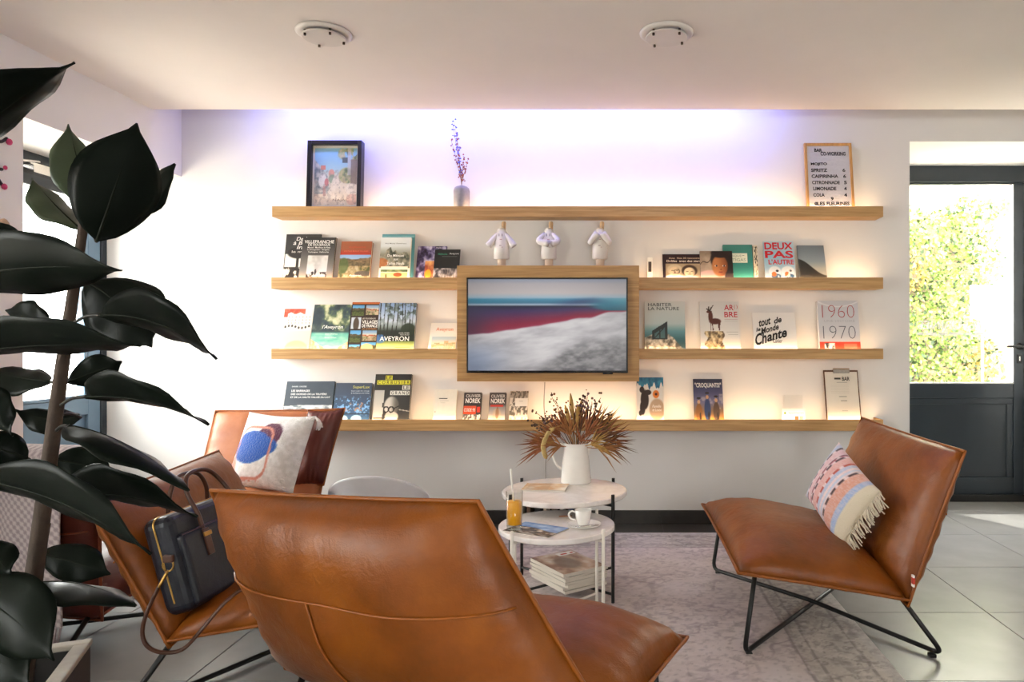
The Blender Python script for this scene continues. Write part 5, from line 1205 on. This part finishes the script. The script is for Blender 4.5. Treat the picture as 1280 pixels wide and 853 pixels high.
for a in (.6, 2.5, 3.8, 5.6): MB().tube([(.10*math.cos(a), .10*math.sin(a), .29), (.19*math.cos(a), .19*math.sin(a), 0)], .010, 8).build('leg', M_PEG, ws, smooth=True)

# ================================================================== NAVY HANDBAG
hb = empty('handbag', (-1.22, 2.30, .40), 'navy leather handbag with brown handles and strap', 'handbag')
al = Vector((.12, .99, .03)).normalized(); nf = Vector((.96, -.14, .27)).normalized(); nf = (nf-al*nf.dot(al)).normalized(); upv = nf.cross(al).normalized()
if upv.z < 0: upv = -upv
B0 = P(243, 766, 2.12)                         # lower near corner of the front face
Rm = Matrix((al, nf, upv)).transposed().to_4x4(); Rm.translation = B0-hb.location
M_NAVY = leather_mat('navy_leather', '12141f', '0d0f18', '1a1d2c', .36); M_STRAP = mat('brown_bridle_leather', '4a2a1c', .35, noise=.15, scale=30); M_BRASS = mat('antique_brass', 'b08a4a', .3, 1, noise=.1)
def hbx(a, b, n, m, par, bev): return MB().box(a, b, M=Rm).build(n, m, par, bevel=bev, bseg=4, smooth=False)
body = hbx((0, -.105, 0), (.40, -.006, .30), 'body', M_NAVY, hb, .03)
pk_ = hbx((.018, -.02, .012), (.385, .012, .235), 'front_pocket', M_NAVY, hb, .018)
MB().tube([Rm @ Vector(p) for p in ((.02, .013, .232), (.2, .0145, .235), (.38, .013, .232))], .002, 5).build('pocket_seam', M_STRAP, pk_)
zp = [Rm @ Vector(p) for p in fillet([(.0, -.055, .04), (-.001, -.055, .30), (.40, -.055, .301), (.40, -.055, .04)], .03)]
MB().tube(zp, .0028, 6).build('zip', M_BRASS, body)
for yy, nm in ((.006, 'handle'), (-.10, 'handle')):
    pth = spline([(.115, yy, .19), (.112, yy, .27), (.118, yy*.6-.02, .345), (.15, yy*.4-.03, .395), (.205, yy*.4-.03, .405), (.255, yy*.4-.03, .39), (.285, yy*.6-.02, .34), (.29, yy, .27), (.288, yy, .19)], 6)
    h_ = MB().tube([Rm @ Vector(p) for p in pth], .007, 8).build(nm, M_STRAP, hb, smooth=True)
    if yy > 0:
        for x_ in (.113, .289):
            MB().box((x_-.014, .010, .14), (x_+.014, .018, .225), M=Rm).build('handle_tab', M_STRAP, h_, bevel=.003)
            MB().box((x_-.017, .016, .200), (x_+.017, .022, .214), M=Rm).build('buckle', M_BRASS, h_, bevel=.002)
rp = P(210, 707, 2.10)-hb.location
MB().tube([rp+Vector((math.cos(a)*.016, 0, math.sin(a)*.018)) for a in np.linspace(0, 2*PI, 17)[:-1]], .0028, 6, closed=True).build('strap_ring', M_BRASS, hb, smooth=True)
MB().box(rp+Vector((-.014, -.006, .008)), rp+Vector((.016, .008, .03))).build('ring_tab', M_STRAP, hb, bevel=.003)
sp_ = [P(u, v, d)-hb.location for u, v, d in ((210, 713, 2.10), (198, 735, 2.08), (184, 765, 2.05), (178, 790, 2.04), (184, 808, 2.04), (203, 816, 2.06), (228, 812, 2.085), (250, 790, 2.08), (268, 768, 2.10), (292, 744, 2.13), (328, 722, 2.20))]
MB().tube(spline(sp_, 6), .006, 8, flatten=.45).build('shoulder_strap', M_STRAP, hb, smooth=True)
MB().tube(spline(sp_[:2], 4), .005, 6).build('strap_clasp', M_BRASS, hb, smooth=True)
MB().tube([Rm @ Vector(p) for p in fillet([(.33, .0135, .045), (.36, .0135, .052), (.365, .0135, .040), (.335, .0135, .034), (.33, .0135, .045)], .006)], .0009, 4).build('maker_mark', M_CHROME, hb)

# ================================================================== CEILING LIGHTS
for u, lab in ((405, 'round glass ceiling light nearer the plant side'), (833, 'round glass ceiling light above the right shelves')):
    p = P(u, 40, 3.12); e = empty('ceiling_light', (p.x, 3.12, CZ), lab, 'ceiling light', 'recessed ceiling lights')
    MB().lathe([(.085, -.001), (.118, -.001), (.118, -.006), (.108, -.014), (.085, -.010)], n=40).build('trim_ring', mat('satin_white_metal', 'd9d2cc', .35, noise=.02), e, smooth=True)
    MB().lathe([(.0, -.003), (.085, -.003), (.088, -.002)], n=40).build('reflector', mat('reflector_grey', 'b8b2ac', .3, .4, noise=.03), e)
    MB().lathe([(.0, -.026), (.090, -.026), (.092, -.023), (.090, -.020), (.0, -.020)], n=40).build('glass_disc', mat('frosted_glass', 'cfc8c2', .35, noise=.02), e)
    for a in (.5, 2.2, 3.9, 5.4):
        MB().tube([(.082*math.cos(a), .082*math.sin(a), -.002), (.082*math.cos(a), .082*math.sin(a), -.036)], .0055, 8).build('pin', mat('dark_bronze', '4a3c30', .4, .6, noise=.1), e)

# ================================================================== BRANCH DECORATION on the side wall
br = empty('branch_decoration', (LX, 3.05, 1.9), 'dark blossom branch with pink buds painted on the left wall', 'wall decoration')
M_BR = mat('dark_twig', '2a2226', .7, noise=.2, scale=40); M_BUD = mat('pink_bud', 'c03a6a', .6, noise=.2, scale=60)
bp_ = []
for pth in ([(3.00, 1.98), (3.07, 2.03), (3.11, 2.09), (3.135, 2.11)], [(3.07, 2.03), (3.12, 2.02), (3.155, 2.045)], [(2.95, 1.86), (3.05, 1.89), (3.13, 1.90)], [(2.9, 1.7), (2.97, 1.85), (3.0, 1.98), (2.98, 2.15)], [(3.05, 1.89), (3.10, 1.86), (3.13, 1.83)]):
    MB().tube(spline([(LX+.004-LX, y-3.05, z-1.9) for y, z in pth], 5), .007, 6).build('twig', M_BR, br, smooth=True)
for y, z, r in ((3.138, 2.125, .018), (3.16, 2.03, .015), (3.14, 1.91, .010), (3.135, 1.825, .014), (3.05, 2.1, .016), (3.02, 1.8, .016)):
    MB().ball((.01, y-3.05, z-1.9), r, 10, sc=(.7, 1, 1)).build('bud', M_BUD, br, smooth=True)
MB().ball((.008, .085, 1.63-1.9), .05, 14, sc=(.3, .7, 1.1)).build('bird_body', mat('beige_paint', 'b59a80', .7, noise=.1), br, smooth=True)

# ================================================================== RUBBER PLANT
pt = empty('planter', P(60, 840, 1.36), 'square dark planter with a pale rim, lower left corner', 'planter')
pt.location.z = 0
ca = Vector((-1.105, 1.49, 0)); cb_ = Vector((-.965, 1.17, 0)); ed = (cb_-ca).normalized(); sd_ = Vector((-abs(ed.y), -ed.x, 0)); sd_ = Vector((ed.y, -ed.x, 0))
if sd_.x > 0: sd_ = -sd_
S_ = .42; PM = Matrix((sd_, ed, Vector((0, 0, 1)))).transposed().to_4x4(); PM.translation = ca-pt.location
M_POT = mat('charcoal_planter', '2a2725', .6, noise=.15, scale=20); M_RIM = mat('pale_planter_rim', '9a9286', .6, noise=.12, scale=25)
hp = .515
for a, b in (((0, 0, 0), (S_, .02, hp-.012)), ((0, S_-.02, 0), (S_, S_, hp-.012)), ((0, .02, 0), (.02, S_-.02, hp-.012)), ((S_-.02, .02, 0), (S_, S_-.02, hp-.012)), ((.02, .02, 0), (S_-.02, S_-.02, .02))):
    MB().box(a, b, M=PM).build('side_panel', M_POT, pt)
for a, b in (((-.004, -.004, hp-.012), (S_+.004, .024, hp)), ((-.004, S_-.024, hp-.012), (S_+.004, S_+.004, hp)), ((-.004, .024, hp-.012), (.024, S_-.024, hp)), ((S_-.024, .024, hp-.012), (S_+.004, S_-.024, hp))):
    MB().box(a, b, M=PM).build('rim', M_RIM, pt, bevel=.003)
MB().box((.02, .02, .02), (S_-.02, S_-.02, hp-.09), M=PM).build('soil', mat('potting_soil', '1c1512', .95, noise=.3, scale=60, bump=.8, bscale=90), pt)

fp = empty('rubber_plant', P(30, 853, 1.36), 'tall rubber plant with big dark glossy leaves in the left foreground', 'plant')
O = Vector(fp.location)
M_LEAF = mat('dark_rubber_leaf', '0f140f', .36, noise=.25, scale=9, spec=.09); M_RIB = mat('leaf_midrib', '161a12', .6, noise=.1, scale=40, spec=.1); M_TRUNK = mat('rubber_plant_bark', '3c2e24', .8, noise=.25, scale=30, bump=.3, bscale=60); M_PET = mat('leaf_stalk', '1e1c16', .5, noise=.15, scale=40)
M_LEAFG = mat('green_rubber_leaf', '2c3822', .35, noise=.2, scale=9)
tr1 = [P(*q)-O for q in ((26, 900, 1.36), (38, 760, 1.36), (52, 650, 1.36), (64, 560, 1.355), (76, 470, 1.35), (88, 390, 1.35), (97, 330, 1.35), (106, 270, 1.35), (112, 235, 1.35))]
pth = spline(tr1, 6)
MB().tube(pth, .01, 10, rs=[.0165-.010*i/(len(pth)-1) for i in range(len(pth))]).build('trunk', M_TRUNK, fp, smooth=True)
tr2 = spline([P(*q)-O for q in ((18, 880, 1.38), (32, 780, 1.38), (45, 710, 1.37), (55, 655, 1.365))], 5)
MB().tube(tr2, .011, 8).build('side_stem', M_TRUNK, fp, smooth=True)
def leaf(base, tip, wpx, d0, d1, side=1, bend=.06, wide=.46, m=None, stalk=None, real=None, sharp=.9, green=False):
    """base/tip: photo positions, d0/d1 their distances; wpx: how wide the blade shows"""
    B = P(base[0], base[1], d0)-O; T = P(tip[0], tip[1], d1)-O; ax = T-B; Ln = ax.length; ax.normalize()
    view = ((B+T)/2+O-Vector((0, 0, EYE))).normalized()
    perp = ax.cross(view).normalized(); tocam = perp.cross(ax).normalized()
    if tocam.dot(view) > 0: tocam = -tocam
    dm = (d0+d1)/2; app = wpx*dm/FPX; rl = real or max(app, min(.125, Ln*.5)); cphi = min(1, app/rl); sphi = math.sqrt(max(0, 1-cphi*cphi))*side
    wdir = perp*cphi+tocam*sphi; nrm = wdir.cross(ax).normalized()
    up = Vector((0, 0, 1)); bd = (up-ax*up.dot(ax))
    mb = MB(); n = 16; k = 8
    for i in range(n+1):
        s = i/n
        wv = (math.sin(PI*min(1, s**(.69/ -math.log(wide) if False else .9))))**.75 if s < 1 else 0
        w = rl/2*max(0, math.sin(PI*s**(math.log(.5)/math.log(wide))))**(.72 if s < wide else .72+.5*(s-wide)/(1-wide))
        if s > .93: w = min(w, rl*.5*(1-s)*1.6+.0015)
        c = B+ax*(Ln*s)+bd*(bend*Ln*4*s*(1-s))
        for j in range(k+1):
            t = 2*j/k-1
            fold = .16*rl*abs(t)**1.4*(w/(rl/2+1e-6))
            rip = .0035*math.sin(s*17+t*2)*abs(t)
            mb.v.append(tuple(c+wdir*(w*t)+nrm*(fold+rip)))
    for i in range(n):
        for j in range(k): a = i*(k+1)+j; mb.f.append((a, a+1, a+k+2, a+k+1)); mb.m.append(0)
    o = mb.build('leaf', M_LEAFG if green else M_LEAF, fp, smooth=True)
    sm_ = o.modifiers.new('thickness', 'SOLIDIFY'); sm_.thickness = .0016
    rb = [B+ax*(Ln*s)+bd*(bend*Ln*4*s*(1-s))-nrm*.0006 for s in np.linspace(0, .93, 12)]
    MB().tube(rb, .002, 5, rs=[.0028-.002*i/11 for i in range(12)]).build('midrib', M_RIB, o, smooth=True)
    if stalk:
        q = P(*stalk)-O; MB().tube(spline([q, (q+B)/2+Vector((0, 0, .006)), B], 4), .0032, 6).build('leaf_stalk', M_PET, o, smooth=True)
    return o
LV = [  # base, tip, shown width, depths, side, bend, where widest, stalk
 ((-95, 230), (93, 78), 62, 1.15, 1.12, 1, .05, .52, None), ((112, 262), (85, 156), 50, 1.42, 1.44, 1, .0, .45, (108, 275, 1.36)),
 ((121, 302), (171, 154), 96, 1.28, 1.24, 1, .0, .47, (106, 280, 1.35)), ((128, 292), (219, 205), 32, 1.42, 1.46, -1, .02, .55, (110, 280, 1.36)),
 ((101, 287), (40, 224), 36, 1.44, 1.47, 1, -.03, .5, (104, 290, 1.36)), ((-70, 352), (152, 338), 82, 1.20, 1.14, 1, .04, .42, None),
 ((-60, 300), (52, 310), 34, 1.36, 1.38, 1, .05, .5, None), ((108, 352), (190, 434), 92, 1.46, 1.44, 1, .10, .5, (92, 360, 1.35)),
 ((126, 394), (271, 449), 44, 1.33, 1.25, 1, .085, .48, (90, 405, 1.35)), ((-40, 440), (176, 432), 47, 1.21, 1.15, 1, .02, .45, None),
 ((64, 416), (8, 388), 34, 1.46, 1.50, -1, .05, .5, (84, 400, 1.35)), ((83, 479), (152, 452), 40, 1.43, 1.46, 1, .0, .55, (76, 470, 1.35)),
 ((64, 478), (-22, 462), 38, 1.44, 1.46, 1, -.02, .5, (72, 486, 1.35)), ((108, 496), (261, 531), 25, 1.31, 1.24, 1, .06, .4, (74, 508, 1.35)),
 ((101, 522), (18, 512), 32, 1.42, 1.40, 1, -.10, .45, (72, 520, 1.35)), ((-30, 480), (16, 545), 34, 1.2, 1.2, 1, .03, .4, None),
 ((86, 533), (236, 614), 26, 1.31, 1.22, -1, .07, .45, (68, 541, 1.355)), ((66, 575), (143, 592), 46, 1.44, 1.46, 1, .03, .45, (62, 560, 1.355)),
 ((35, 574), (-40, 550), 46, 1.25, 1.2, 1, .02, .45, (56, 598, 1.36)), ((82, 618), (247, 646), 37, 1.30, 1.22, 1, .05, .42, (58, 620, 1.36)),
 ((-25, 600), (189, 693), 42, 1.19, 1.13, 1, .06, .45, None), ((46, 692), (138, 718), 46, 1.44, 1.45, 1, .02, .5, (50, 660, 1.36)),
 ((44, 730), (170, 758), 28, 1.30, 1.24, -1, .07, .55, (42, 735, 1.36)), ((-60, 735), (68, 826), 84, 1.17, 1.12, 1, .09, .5, None),
 ((-30, 680), (14, 718), 44, 1.2, 1.18, 1, .05, .5, None), ((-70, 800), (40, 860), 70, 1.22, 1.18, 1, .08, .5, None), ((117, 246), (121, 206), 12, 1.37, 1.37, 1, 0, .5, None)]
for i, (b, t, w, d0, d1, sd2, bend, wd, stk) in enumerate(LV):
    leaf(b, t, w, d0, d1, sd2, bend, wd, stalk=stk, green=i in (1, 4))
